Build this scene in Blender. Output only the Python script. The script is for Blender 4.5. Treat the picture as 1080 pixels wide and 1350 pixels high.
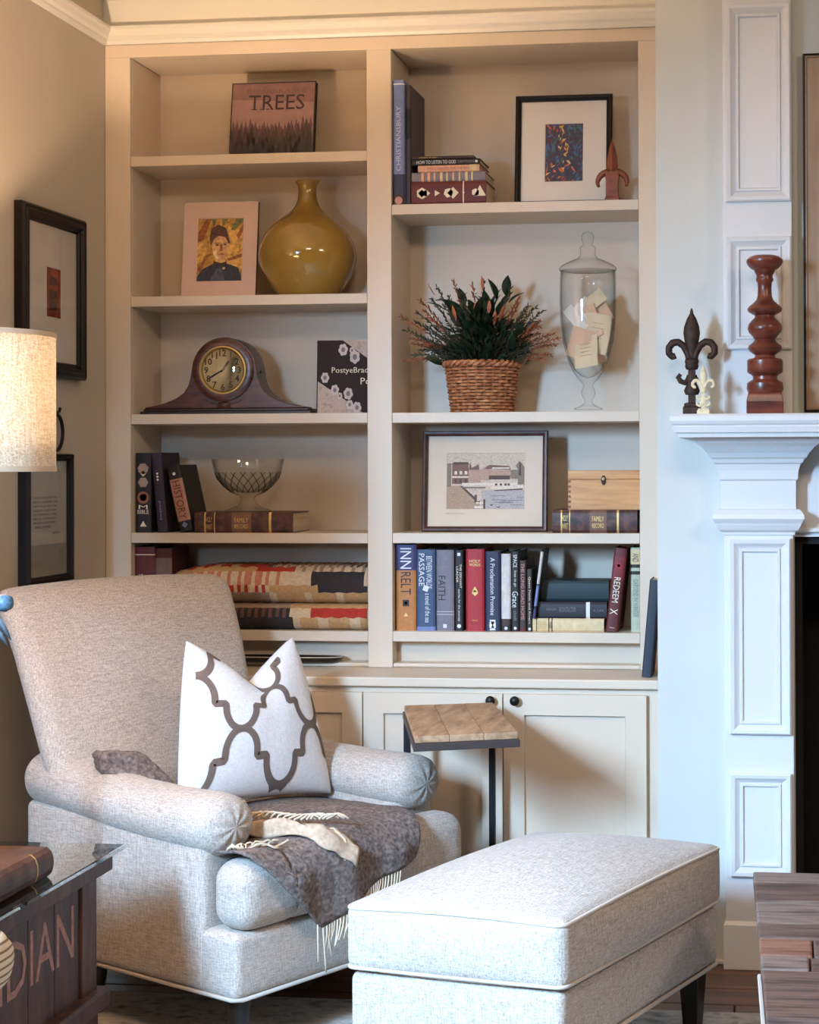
import bpy, bmesh, math, random
from mathutils import Vector, Matrix
random.seed(7)
SC = bpy.context.scene
COL = SC.collection
PI = math.pi
for _o in list(bpy.data.objects):
    bpy.data.objects.remove(_o)

# ------------------------------------------------------------------ camera
CX, CY, CZ = 1.8810, -4.7417, 1.310
YAW, PITCH, ROLL = math.radians(6.8123), math.radians(-0.3546), math.radians(-0.2008)
FPX, SHX, SHY = 2250.0, 227.87, -77.46          # focal length and principal-point shift in pixels (frame 1080 x 1350)
_f = Vector((-math.sin(YAW) * math.cos(PITCH), math.cos(YAW) * math.cos(PITCH), -math.sin(PITCH)))
_r0 = Vector((math.cos(YAW), math.sin(YAW), 0))
_u0 = _r0.cross(_f)
_r = _r0 * math.cos(ROLL) + _u0 * math.sin(ROLL)
_u = -_r0 * math.sin(ROLL) + _u0 * math.cos(ROLL)
cam_d = bpy.data.cameras.new('camera')
cam = bpy.data.objects.new('camera', cam_d)
COL.objects.link(cam)
cam.matrix_world = Matrix(((_r.x, _u.x, -_f.x, CX), (_r.y, _u.y, -_f.y, CY), (_r.z, _u.z, -_f.z, CZ), (0, 0, 0, 1)))
cam_d.sensor_fit = 'VERTICAL'
cam_d.sensor_height = 24
cam_d.sensor_width = 24
cam_d.lens = FPX / 1350 * 24
cam_d.shift_x = -SHX / 1350
cam_d.shift_y = SHY / 1350
cam_d.clip_start = 0.05
SC.camera = cam


def at(px, py, **k):
    """world point under a pixel of the photograph on the plane x=, y= or z= (used to measure sizes and positions)"""
    v = _f + _r * ((px - 540 - SHX) / FPX) - _u * ((py - 675 - SHY) / FPX)
    a, val = list(k.items())[0]
    i = 'xyz'.index(a)
    c = Vector((CX, CY, CZ))
    return c + v * ((val - c[i]) / v[i])


# ------------------------------------------------------------------ light and exposure
vs = SC.view_settings
vs.view_transform = 'Standard'
vs.look = 'None'
vs.gamma = 1
vs.use_curve_mapping = False
vs.exposure = 0.12


def lin(c):
    return tuple(((x / 255) / 12.92 if x / 255 <= 0.04045 else ((x / 255 + 0.055) / 1.055) ** 2.4) for x in c) + (1,)


W = bpy.data.worlds.new('world')
SC.world = W
W.use_nodes = True
W.node_tree.nodes['Background'].inputs[0].default_value = (1.0, 0.90, 0.80, 1)
W.node_tree.nodes['Background'].inputs[1].default_value = 0.55


def area(name, loc, target, sx, sy, power, color):
    l = bpy.data.lights.new(name, 'AREA')
    l.shape = 'RECTANGLE'
    l.size, l.size_y = sx, sy
    l.energy = power
    l.color = color
    o = bpy.data.objects.new(name, l)
    COL.objects.link(o)
    o.location = loc
    d = Vector(target) - Vector(loc)
    o.rotation_euler = d.to_track_quat('-Z', 'Y').to_euler()
    return o


win = area('window_daylight', (-0.03, -3.50, 1.72), (1.65, -0.9, -0.05), 0.5, 0.7, 95, (0.40, 0.67, 1.0))
win.data.spread = math.radians(85)
area('ceiling_and_fill_light', (1.6, -3.2, 2.80), (1.5, -2.6, 0.0), 0.6, 0.6, 26, (1.0, 0.79, 0.60))
area('ceiling_and_fill_light', (3.9, -3.0, 2.80), (3.0, -2.4, 0.0), 0.6, 0.6, 46, (1.0, 0.80, 0.64))  # unseen warm fill light, added to brighten the dark left wall

# ------------------------------------------------------------------ materials
MATS = {}


def nodes(name):
    m = bpy.data.materials.new(name)
    m.use_nodes = True
    nt = m.node_tree
    return m, nt, nt.nodes['Principled BSDF']


def plain(name, rgb, rough=0.5, metal=0.0, var=0.06, scale=14, bump=0.0, coat=0.0, spec=0.5):
    """paint, leather, paper...: one colour with a little mottling"""
    if name in MATS:
        return MATS[name]
    m, nt, b = nodes(name)
    c = lin(rgb)
    n = nt.nodes.new('ShaderNodeTexNoise')
    n.inputs['Scale'].default_value = scale
    n.inputs['Detail'].default_value = 4
    tc = nt.nodes.new('ShaderNodeTexCoord')
    nt.links.new(tc.outputs['Object'], n.inputs['Vector'])
    r = nt.nodes.new('ShaderNodeValToRGB')
    r.color_ramp.elements[0].position = 0.3
    r.color_ramp.elements[1].position = 0.7
    r.color_ramp.elements[0].color = tuple(x * (1 - var) for x in c[:3]) + (1,)
    r.color_ramp.elements[1].color = tuple(min(1, x * (1 + var)) for x in c[:3]) + (1,)
    nt.links.new(n.outputs['Fac'], r.inputs[0])
    nt.links.new(r.outputs[0], b.inputs['Base Color'])
    b.inputs['Roughness'].default_value = rough
    b.inputs['Metallic'].default_value = metal
    b.inputs['Coat Weight'].default_value = coat
    b.inputs['Specular IOR Level'].default_value = spec
    if bump:
        bp = nt.nodes.new('ShaderNodeBump')
        bp.inputs['Strength'].default_value = bump
        bp.inputs['Distance'].default_value = 0.004
        nt.links.new(n.outputs['Fac'], bp.inputs['Height'])
        nt.links.new(bp.outputs[0], b.inputs['Normal'])
    MATS[name] = m
    return m


def streaks(name, cols, axis=(4, 60, 60), rough=0.5, bump=0.15, coat=0.0, detail=6, spec=0.5):
    """wood: noise stretched along one axis through a colour ramp"""
    if name in MATS:
        return MATS[name]
    m, nt, b = nodes(name)
    tc = nt.nodes.new('ShaderNodeTexCoord')
    mp = nt.nodes.new('ShaderNodeMapping')
    mp.inputs['Scale'].default_value = axis
    n = nt.nodes.new('ShaderNodeTexNoise')
    n.inputs['Scale'].default_value = 1.0
    n.inputs['Detail'].default_value = detail
    n.inputs['Roughness'].default_value = 0.65
    oi = nt.nodes.new('ShaderNodeObjectInfo')
    ad = nt.nodes.new('ShaderNodeVectorMath')
    ad.operation = 'ADD'
    mu = nt.nodes.new('ShaderNodeMath')
    mu.operation = 'MULTIPLY'
    mu.inputs[1].default_value = 37.0
    nt.links.new(oi.outputs['Random'], mu.inputs[0])
    nt.links.new(tc.outputs['Object'], mp.inputs[0])
    nt.links.new(mp.outputs[0], ad.inputs[0])
    nt.links.new(mu.outputs[0], ad.inputs[1])
    nt.links.new(ad.outputs[0], n.inputs['Vector'])
    r = nt.nodes.new('ShaderNodeValToRGB')
    cr = r.color_ramp
    k = len(cols)
    while len(cr.elements) < k:
        cr.elements.new(0.5)
    for i, c in enumerate(cols):
        cr.elements[i].position = 0.28 + 0.44 * i / max(1, k - 1)
        cr.elements[i].color = lin(c)
    nt.links.new(n.outputs['Fac'], r.inputs[0])
    nt.links.new(r.outputs[0], b.inputs['Base Color'])
    b.inputs['Roughness'].default_value = rough
    b.inputs['Coat Weight'].default_value = coat
    b.inputs['Specular IOR Level'].default_value = spec
    bp = nt.nodes.new('ShaderNodeBump')
    bp.inputs['Strength'].default_value = bump
    bp.inputs['Distance'].default_value = 0.002
    nt.links.new(n.outputs['Fac'], bp.inputs['Height'])
    nt.links.new(bp.outputs[0], b.inputs['Normal'])
    MATS[name] = m
    return m


def weave(name, c0, c1, s=60, rough=0.95, bump=0.25, sheen=0.15, ratio=9, translucent=0.0):
    """linen: two crossing sets of slubby threads"""
    if name in MATS:
        return MATS[name]
    m, nt, b = nodes(name)
    tc = nt.nodes.new('ShaderNodeTexCoord')
    outs = []
    for sc in ((s, s * ratio, s * ratio), (s * ratio, s, s * ratio), (s * ratio, s * ratio, s)):
        mp = nt.nodes.new('ShaderNodeMapping')
        mp.inputs['Scale'].default_value = sc
        n = nt.nodes.new('ShaderNodeTexNoise')
        n.inputs['Scale'].default_value = 1.0
        n.inputs['Detail'].default_value = 2
        nt.links.new(tc.outputs['Object'], mp.inputs[0])
        nt.links.new(mp.outputs[0], n.inputs['Vector'])
        outs.append(n.outputs['Fac'])
    a1 = nt.nodes.new('ShaderNodeMath')
    a1.operation = 'ADD'
    a2 = nt.nodes.new('ShaderNodeMath')
    a2.operation = 'ADD'
    nt.links.new(outs[0], a1.inputs[0])
    nt.links.new(outs[1], a1.inputs[1])
    nt.links.new(a1.outputs[0], a2.inputs[0])
    nt.links.new(outs[2], a2.inputs[1])
    r = nt.nodes.new('ShaderNodeMapRange')
    r.inputs[1].default_value = 1.1
    r.inputs[2].default_value = 1.9
    nt.links.new(a2.outputs[0], r.inputs[0])
    mx = nt.nodes.new('ShaderNodeMix')
    mx.data_type = 'RGBA'
    mx.inputs[6].default_value = lin(c0)
    mx.inputs[7].default_value = lin(c1)
    nt.links.new(r.outputs[0], mx.inputs[0])
    nt.links.new(mx.outputs[2], b.inputs['Base Color'])
    b.inputs['Roughness'].default_value = rough
    b.inputs['Sheen Weight'].default_value = sheen
    b.inputs['Specular IOR Level'].default_value = 0.2
    bp = nt.nodes.new('ShaderNodeBump')
    bp.inputs['Strength'].default_value = bump
    bp.inputs['Distance'].default_value = 0.002
    nt.links.new(r.outputs[0], bp.inputs['Height'])
    nt.links.new(bp.outputs[0], b.inputs['Normal'])
    if translucent:
        out = nt.nodes['Material Output']
        tr = nt.nodes.new('ShaderNodeBsdfTranslucent')
        nt.links.new(mx.outputs[2], tr.inputs['Color'])
        ms = nt.nodes.new('ShaderNodeMixShader')
        ms.inputs[0].default_value = translucent
        nt.links.new(b.outputs[0], ms.inputs[1])
        nt.links.new(tr.outputs[0], ms.inputs[2])
        nt.links.new(ms.outputs[0], out.inputs[0])
    MATS[name] = m
    return m


def glass(name, tint=(0.985, 0.985, 0.98), edge=(0.28, 0.28, 0.27), power=0.25, rough=0.02, shine=0.18):
    """thin clear glass: see-through face on, shiny and a little dark at grazing angles"""
    if name in MATS:
        return MATS[name]
    m, nt, b = nodes(name)
    out = nt.nodes['Material Output']
    lw = nt.nodes.new('ShaderNodeLayerWeight')
    lw.inputs[0].default_value = 0.5
    pw = nt.nodes.new('ShaderNodeMath')
    pw.operation = 'POWER'
    pw.inputs[1].default_value = 1 / power
    nt.links.new(lw.outputs['Facing'], pw.inputs[0])
    mx = nt.nodes.new('ShaderNodeMix')
    mx.data_type = 'RGBA'
    mx.inputs[6].default_value = tint + (1,)
    mx.inputs[7].default_value = edge + (1,)
    nt.links.new(pw.outputs[0], mx.inputs[0])
    t = nt.nodes.new('ShaderNodeBsdfTransparent')
    nt.links.new(mx.outputs[2], t.inputs[0])
    g = nt.nodes.new('ShaderNodeBsdfGlossy')
    g.inputs['Roughness'].default_value = rough
    fr = nt.nodes.new('ShaderNodeMapRange')
    nt.links.new(pw.outputs[0], fr.inputs[0])
    fr.inputs[3].default_value = 0.04
    fr.inputs[4].default_value = shine
    ms = nt.nodes.new('ShaderNodeMixShader')
    nt.links.new(fr.outputs[0], ms.inputs[0])
    nt.links.new(t.outputs[0], ms.inputs[1])
    nt.links.new(g.outputs[0], ms.inputs[2])
    nt.links.new(ms.outputs[0], out.inputs[0])
    nt.nodes.remove(b)
    MATS[name] = m
    return m


def mottle(name, cols, scale=30, detail=5, rough=0.5, dist=0.0, axis=(1, 1, 1)):
    """a printed or painted surface: noise through several colours"""
    if name in MATS:
        return MATS[name]
    m, nt, b = nodes(name)
    tc = nt.nodes.new('ShaderNodeTexCoord')
    mp = nt.nodes.new('ShaderNodeMapping')
    mp.inputs['Scale'].default_value = axis
    n = nt.nodes.new('ShaderNodeTexNoise')
    n.inputs['Scale'].default_value = scale
    n.inputs['Detail'].default_value = detail
    n.inputs['Distortion'].default_value = dist
    nt.links.new(tc.outputs['Object'], mp.inputs[0])
    nt.links.new(mp.outputs[0], n.inputs['Vector'])
    r = nt.nodes.new('ShaderNodeValToRGB')
    cr = r.color_ramp
    while len(cr.elements) < len(cols):
        cr.elements.new(0.5)
    for i, c in enumerate(cols):
        cr.elements[i].position = 0.3 + 0.4 * i / max(1, len(cols) - 1)
        cr.elements[i].color = lin(c)
    nt.links.new(n.outputs['Fac'], r.inputs[0])
    nt.links.new(r.outputs[0], b.inputs['Base Color'])
    b.inputs['Roughness'].default_value = rough
    MATS[name] = m
    return m


case_paint = plain('bookcase_paint', (216, 199, 178), 0.42, var=0.015, scale=5)
wall_paint = plain('taupe_wall_paint', (184, 173, 156), 0.75, var=0.02, scale=4)
breast_paint = plain('pale_wall_paint', (205, 206, 200), 0.6, var=0.02, scale=4, bump=0.03)
trim_paint = plain('white_trim_paint', (222, 216, 205), 0.4, var=0.012, scale=5)
mantel_paint = plain('mantel_paint', (220, 219, 219), 0.38, var=0.012, scale=5)
ceil_paint = plain('ceiling_paint', (225, 215, 200), 0.8, var=0.02)
linen = weave('linen_upholstery', (156, 143, 131), (216, 206, 197), 44, 0.95, 0.3, 0.15, 8)
piping_mat = plain('linen_piping', (204, 192, 180), 0.9)
dark_leg = plain('espresso_leg', (34, 24, 20), 0.35, var=0.2)
iron = plain('rusted_iron', (62, 44, 36), 0.6, 0.55, var=0.35, scale=60, bump=0.4)
black_metal = plain('black_metal', (24, 22, 22), 0.45, 0.5, var=0.1)
black_frame = plain('black_frame', (20, 14, 13), 0.4, var=0.2, spec=0.25)
paper = plain('cream_paper', (226, 212, 186), 0.85, var=0.05)
white_mat = plain('white_mat_board', (226, 218, 208), 0.85, var=0.01)
page_mat = streaks('page_edges', [(180, 160, 130), (222, 206, 178)], (2, 2, 500), 0.9, 0.1)
gold = plain('gilt', (214, 176, 104), 0.4, 0.5, var=0.15)
clear_glass = glass('clear_glass')
cream_print = plain('cream_lettering', (232, 220, 198), 0.6)
white_print = plain('white_lettering', (228, 228, 230), 0.6)
dark_print = plain('dark_lettering', (50, 40, 38), 0.6)


# ------------------------------------------------------------------ mesh helpers
class MB:
    def __init__(s):
        s.v, s.f, s.m = [], [], []

    def add(s, vs_, fs_, mi=0, M=None):
        n = len(s.v)
        if M is not None:
            vs_ = [tuple(M @ Vector(p)) for p in vs_]
        s.v += [tuple(p) for p in vs_]
        s.f += [tuple(i + n for i in q) for q in fs_]
        s.m += [mi] * len(fs_)
        return s

    def box(s, x0, x1, y0, y1, z0, z1, mi=0, M=None):
        v = [(x, y, z) for z in (z0, z1) for y in (y0, y1) for x in (x0, x1)]
        f = [(0, 2, 3, 1), (4, 5, 7, 6), (0, 1, 5, 4), (2, 6, 7, 3), (0, 4, 6, 2), (1, 3, 7, 5)]
        return s.add(v, f, mi, M)

    def lathe(s, prof, n=32, cx=0, cy=0, cz=0, mi=0, M=None, sx=1, sy=1):
        v, f = [], []
        for r, z in prof:
            for i in range(n):
                a = 2 * PI * i / n
                v.append((cx + r * math.cos(a) * sx, cy + r * math.sin(a) * sy, cz + z))
        k = len(prof)
        for j in range(k - 1):
            for i in range(n):
                i2 = (i + 1) % n
                f.append((j * n + i, j * n + i2, (j + 1) * n + i2, (j + 1) * n + i))
        if prof[0][0] > 1e-6:
            f.append(tuple(reversed(range(n))))
        if prof[-1][0] > 1e-6:
            f.append(tuple((k - 1) * n + i for i in range(n)))
        return s.add(v, f, mi, M)

    def tube(s, pts, r, n=8, closed=False, mi=0, M=None, flat=1.0):
        pts = [Vector(p) for p in pts]
        k = len(pts)
        rs = r if isinstance(r, (list, tuple)) else [r] * k
        v, f = [], []
        up = Vector((0, 0, 1))
        t0 = (pts[1] - pts[0]).normalized()
        if abs(t0.z) > 0.9:
            up = Vector((0, 1, 0))
        side = t0.cross(up).normalized()
        for i in range(k):
            if closed:
                t = (pts[(i + 1) % k] - pts[i - 1]).normalized()
            else:
                t = (pts[min(i + 1, k - 1)] - pts[max(i - 1, 0)])
                t = t.normalized() if t.length > 1e-9 else t0
            side = (side - t * side.dot(t))
            side = side.normalized() if side.length > 1e-6 else t.orthogonal().normalized()
            nn = t.cross(side)
            for j in range(n):
                a = 2 * PI * j / n
                v.append(tuple(pts[i] + side * (math.cos(a) * rs[i]) + nn * (math.sin(a) * rs[i] * flat)))
        for i in range(k if closed else k - 1):
            i2 = (i + 1) % k
            for j in range(n):
                j2 = (j + 1) % n
                f.append((i * n + j, i * n + j2, i2 * n + j2, i2 * n + j))
        if not closed:
            f.append(tuple(reversed(range(n))))
            f.append(tuple((k - 1) * n + j for j in range(n)))
        return s.add(v, f, mi, M)

    def prism(s, poly, a, b, plane='xz', mi=0, M=None):
        """polygon given in plane, extruded between a and b on the third axis"""
        n = len(poly)
        def P(p, d):
            return {'xz': (p[0], d, p[1]), 'xy': (p[0], p[1], d), 'yz': (d, p[0], p[1])}[plane]
        v = [P(p, a) for p in poly] + [P(p, b) for p in poly]
        f = [tuple(range(n)), tuple(reversed(range(n, 2 * n)))]
        f += [(i, i + n, (i + 1) % n + n, (i + 1) % n) for i in range(n)]
        return s.add(v, f, mi, M)

    def rings(s, rings, mi=0, cap0=True, cap1=True, M=None):
        n = len(rings[0])
        v = [p for r in rings for p in r]
        f = []
        for j in range(len(rings) - 1):
            for i in range(n):
                i2 = (i + 1) % n
                f.append((j * n + i, j * n + i2, (j + 1) * n + i2, (j + 1) * n + i))
        if cap0:
            f.append(tuple(reversed(range(n))))
        if cap1:
            f.append(tuple((len(rings) - 1) * n + i for i in range(n)))
        return s.add(v, f, mi, M)

    def rbox(s, x0, x1, y0, y1, z0, z1, r, crown=(0, 0, 0), n=10, warp=None, mi=0, M=None):
        """upholstered block: rounded edges, optional crown bulge per axis (top / front-back / sides)"""
        c = Vector(((x0 + x1) / 2, (y0 + y1) / 2, (z0 + z1) / 2))
        h = Vector(((x1 - x0) / 2, (y1 - y0) / 2, (z1 - z0) / 2))
        r = min(r, h.x, h.y, h.z)
        v, f, idx = [], [], {}

        def lin_steps(hh):
            k = 3
            e = [-hh + r * (1 - math.cos(PI / 2 * i / (k + 1))) for i in range(k + 1)]
            inner = [(-hh + r) + (2 * hh - 2 * r) * i / n for i in range(n + 1)]
            return e[:-1] + [e[-1]] + inner + [-q for q in reversed(e)]
        S = [sorted(set(round(q, 6) for q in lin_steps(hh))) for hh in h]

        def vid(p):
            key = tuple(round(q, 5) for q in p)
            if key in idx:
                return idx[key]
            p = Vector(p)
            inner = Vector([max(-h[i] + r, min(h[i] - r, p[i])) for i in range(3)])
            d = p - inner
            q = inner + (d.normalized() * r if d.length > 1e-9 else d)
            for a in range(3):
                if crown[a]:
                    b_, c_ = (a + 1) % 3, (a + 2) % 3
                    w = max(0, 1 - (q[b_] / h[b_]) ** 2) * max(0, 1 - (q[c_] / h[c_]) ** 2)
                    q[a] += crown[a] * w * (q[a] / h[a])
            q = q + c
            if warp:
                q = Vector(warp(q))
            idx[key] = len(v)
            v.append(tuple(q))
            return idx[key]
        for a in range(3):
            b_, c_ = (a + 1) % 3, (a + 2) % 3
            for sg in (-1, 1):
                for i in range(len(S[b_]) - 1):
                    for j in range(len(S[c_]) - 1):
                        q = []
                        for (bi, ci) in ((i, j), (i + 1, j), (i + 1, j + 1), (i, j + 1)):
                            p = [0, 0, 0]
                            p[a] = sg * h[a]
                            p[b_] = S[b_][bi]
                            p[c_] = S[c_][ci]
                            q.append(vid(p))
                        if len(set(q)) == 4:
                            f.append(tuple(q) if sg > 0 else tuple(reversed(q)))
        return s.add(v, f, mi, M)

    def build(s, name, mat, parent=None, smooth=False, bevel=0.0, segs=2, kind=None, label=None, fix=True, loc=None, rot=None):
        me = bpy.data.meshes.new(name)
        me.from_pydata(s.v, [], s.f)
        for mm in (mat if isinstance(mat, (list, tuple)) else [mat]):
            me.materials.append(mm)
        me.polygons.foreach_set('material_index', s.m)
        if fix:
            bm = bmesh.new()
            bm.from_mesh(me)
            bmesh.ops.recalc_face_normals(bm, faces=bm.faces)
            bm.to_mesh(me)
            bm.free()
        if smooth:
            me.polygons.foreach_set('use_smooth', [True] * len(me.polygons))
            if smooth == 'auto':
                me.set_sharp_from_angle(angle=math.radians(38))
        me.update()
        o = bpy.data.objects.new(name, me)
        COL.objects.link(o)
        if parent is not None:
            o.parent = parent
        if loc is not None:
            o.location = loc
        if rot is not None:
            o.rotation_euler = rot
        if bevel:
            b = o.modifiers.new('bevel', 'BEVEL')
            b.width = bevel
            b.segments = segs
            b.limit_method = 'ANGLE'
            b.angle_limit = math.radians(40)
        if kind:
            o['kind'] = kind
        if label:
            o['label'] = label
        return o


def thing(name, label, cat, loc=(0, 0, 0), rot=(0, 0, 0), group=None):
    o = bpy.data.objects.new(name, None)
    o.empty_display_size = 0.05
    COL.objects.link(o)
    o.location = loc
    o.rotation_euler = rot
    o['label'] = label
    o['category'] = cat
    if group:
        o['group'] = group
    return o


def tag(o, label, cat, group=None):
    o['label'] = label
    o['category'] = cat
    if group:
        o['group'] = group
    return o


def text_mesh(txt, size, bold=0.0):
    cu = bpy.data.curves.new('lettering', 'FONT')
    cu.body = txt
    cu.size = size
    cu.align_x = 'CENTER'
    cu.align_y = 'CENTER'
    cu.offset = bold
    cu.resolution_u = 2
    o = bpy.data.objects.new('lettering', cu)
    COL.objects.link(o)
    dg = bpy.context.evaluated_depsgraph_get()
    me = bpy.data.meshes.new_from_object(o.evaluated_get(dg))
    v = [tuple(p.co) for p in me.vertices]
    f = [tuple(p.vertices) for p in me.polygons]
    bpy.data.objects.remove(o)
    bpy.data.meshes.remove(me)
    return v, f


def lettering(mb, txt, org, U, V, width=None, height=None, bold=0.0, mi=0):
    """flat print: centre org, reading along U, letter tops along V"""
    v, f = text_mesh(txt, 1.0, bold)
    if not v:
        return mb
    xs = [p[0] for p in v]
    ys = [p[1] for p in v]
    w0, h0 = max(xs) - min(xs), max(ys) - min(ys)
    cx_, cy_ = (max(xs) + min(xs)) / 2, (max(ys) + min(ys)) / 2
    if width is None:
        width = w0 * height / h0
    if height is None:
        height = h0 * width / w0
    U, V, org = Vector(U), Vector(V), Vector(org)
    pts = [tuple(org + U * ((p[0] - cx_) / w0 * width) + V * ((p[1] - cy_) / h0 * height)) for p in v]
    return mb.add(pts, f, mi)


def frame_rings(mb, x0, x1, z0, z1, prof, y=0.0, mi=0):
    """mitred moulding round a rectangle in the xz plane; prof = (inset, y offset)"""
    rs = []
    for ins, dy in prof:
        rs.append([(x0 + ins, y + dy, z0 + ins), (x1 - ins, y + dy, z0 + ins), (x1 - ins, y + dy, z1 - ins), (x0 + ins, y + dy, z1 - ins)])
    return mb.rings(rs, mi, False, False)


def structure(o):
    o['kind'] = 'structure'
    return o


# ------------------------------------------------------------------ room shell
XL = -0.0766          # left wall
FL = streaks('dark_oak_floor', [(52, 30, 20), (92, 56, 38), (128, 82, 56)], (3, 40, 40), 0.4, 0.2, coat=0.2)
floor = structure(MB().box(XL - 0.1, 6.3, -8.1, 0.4, -0.1, -0.02).build('floor', plain('floor_gap', (30, 20, 16), 0.8)))
_pl = None
for j in range(13):
    yy = -1.84 + j * 0.125
    xx = XL - random.random() * 0.6
    while xx < 2.9:
        Lp = random.uniform(0.7, 1.3)
        a, b = max(xx, XL), min(xx + Lp, 2.9)
        if b - a > 0.05:
            q = MB().box(0, b - a - 0.003, 0, 0.121, -0.02, 0.0).build('plank', FL, floor, bevel=0.002, segs=1)
            q.location = (a, yy, random.uniform(-0.0008, 0))
        xx += Lp
structure(MB().box(XL - 0.12, XL, -8.0, 0.26, -0.1, 2.85).build('wall_left', wall_paint))
structure(MB().box(XL - 0.12, 6.32, 0.26, 0.38, -0.1, 2.85).build('wall_back', wall_paint))
structure(MB().box(6.2, 6.32, -8.0, 0.38, -0.1, 2.85).build('wall_right', wall_paint))
structure(MB().box(XL - 0.12, 6.32, -8.12, -8.0, -0.1, 2.85).build('wall_front', wall_paint))
structure(MB().box(XL - 0.12, 6.32, -8.12, 0.38, 2.85, 2.95).build('ceiling', ceil_paint))
XB = 1.543            # chimney breast: left edge, front y
YB = -0.25
XO0, XO1, ZO1 = 1.902, 3.05, 1.118
wb = MB().box(XB, XO0, YB, 0.26, -0.02, 2.85).box(XO1, 4.2, YB, 0.26, -0.02, 2.85).box(XO0, XO1, YB, 0.26, ZO1, 2.85)
structure(wb.build('wall_chimney', breast_paint))
soot = plain('sooty_firebox', (22, 20, 20), 0.9, var=0.4, scale=8, bump=0.3)
structure(MB().box(XO0 + 0.001, XO1 - 0.001, 0.20, 0.255, 0.0, ZO1).box(XO0 + 0.001, XO0 + 0.02, YB + 0.02, 0.2, 0.0, ZO1).box(XO1 - 0.02, XO1 - 0.001, YB + 0.02, 0.2, 0.0, ZO1)
          .box(XO0 + 0.02, XO1 - 0.02, YB + 0.02, 0.2, ZO1 - 0.02, ZO1 - 0.002).build('wall_firebox', soot))
# moulding run along the left wall, returning over the bookcase, and the frieze above it
prof = [(0, 2.527), (0.010, 2.527), (0.014, 2.535), (0.014, 2.541), (0.022, 2.548), (0.026, 2.560), (0.030, 2.566), (0.030, 2.575), (0, 2.575)]
rgs = []
for (px_, py_, sgn) in ((XL, -6.4, 0), (XL, 0, 1), (XB, 0, 2)):
    ring = []
    for d, z in prof:
        if sgn == 0:
            ring.append((XL + d, -6.4, z))
        elif sgn == 1:
            ring.append((XL + d, -d, z))
        else:
            ring.append((XB, -d, z))
    rgs.append(ring)
structure(MB().rings(rgs).build('trim_1', trim_paint, smooth=False))
structure(MB().box(XL, XB, -0.008, 0.26, 2.575, 2.85).build('trim_2', trim_paint))
rgs = []
for sgn in range(3):
    ring = []
    for d, z in [(0.0, 2.655), (0.012, 2.655), (0.02, 2.668), (0.05, 2.70), (0.09, 2.76), (0.10, 2.80), (0.10, 2.85), (0, 2.85)]:
        d2 = d + 0.008
        ring.append([(XL + d, -6.4, z), (XL + d, -d2, z), (XB, -d2, z)][sgn])
    rgs.append(ring)
structure(MB().rings(rgs).build('trim_3', trim_paint))
structure(MB().box(XL, XL + 0.014, -6.4, -0.23, 0, 0.11).box(XL, XL + 0.008, -6.4, -0.23, 0.11, 0.125).build('baseboard_left', trim_paint, bevel=0.003))
structure(MB().box(XB + 0.002, 1.716, YB - 0.014, YB, 0.0, 0.012).build('baseboard_chimney', trim_paint, bevel=0.003))
# window in the left wall, outside the frame, that the daylight comes through
wf = MB()
for z in (1.3, 2.14):
    wf.box(XL, XL + 0.02, -3.83, -3.17, z - 0.04, z + 0.04)
for y in (-3.83, -3.17):
    wf.box(XL, XL + 0.02, y - 0.03, y + 0.03, 1.3, 2.14)
structure(wf.build('window_1', trim_paint))

# ------------------------------------------------------------------ bookcase
ZS_L = [2.2033, 1.7976, 1.4575, 1.1148, 0.836]
ZS_R = [2.048, 1.4570, 1.1155, 0.8372]
XA, XB1, XC, XD, DEP = 0.0, 0.70, 0.7709, 1.4751, 0.243
ZT, ZC = 2.4902, 0.735
bc = thing('bookcase', 'tall cream built-in bookcase with two bays of open shelves', 'bookcase', (XL, 0, ZC))
OX, OZ = -XL, -ZC


def bcpart(name, x0, x1, y0, y1, z0, z1, bev=0.0015):
    return MB().box(x0 + OX, x1 + OX, y0, y1, z0 + OZ, z1 + OZ).build(name, case_paint, bc, bevel=bev)


bcpart('stile', XL + 0.001, XA, 0, 0.02, ZC, ZT)
bcpart('stile', XB1, XC, 0, 0.02, ZC, ZT)
bcpart('stile', XD, XB, 0, 0.02, ZC, ZT)
bcpart('top_rail', XL + 0.001, XB, 0, 0.02, ZT, 2.527)
bcpart('side_panel', XA - 0.015, XA, 0.02, DEP, ZC, ZT)
bcpart('divider', XB1, XC, 0.02, DEP, ZC, ZT)
bcpart('side_panel', XD, XD + 0.015, 0.02, DEP, ZC, ZT)
bcpart('back_panel', XL + 0.001, XB1 + 0.03, DEP, DEP + 0.012, ZC, ZT + 0.02)
bcpart('back_panel', XB1 + 0.03, XB, DEP, DEP + 0.012, ZC, ZT + 0.02)
bcpart('top_panel', XA, XB1, 0.02, DEP, ZT, ZT + 0.015)
bcpart('top_panel', XC, XD, 0.02, DEP, ZT, ZT + 0.015)
for z in ZS_L:
    bcpart('shelf', XA + 0.0005, XB1 - 0.0005, 0.002, DEP, z - 0.029, z)
for z in ZS_R:
    bcpart('shelf', XC + 0.0005, XD - 0.0005, 0.002, DEP, z - 0.029, z)
for a, b in ((XA, XB1), (XC, XD)):
    bcpart('kick_panel', a, b, 0.06, 0.075, ZC, 0.807)
    bcpart('bead', a, b, 0.004, 0.06, ZC, ZC + 0.012, 0.004)

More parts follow.
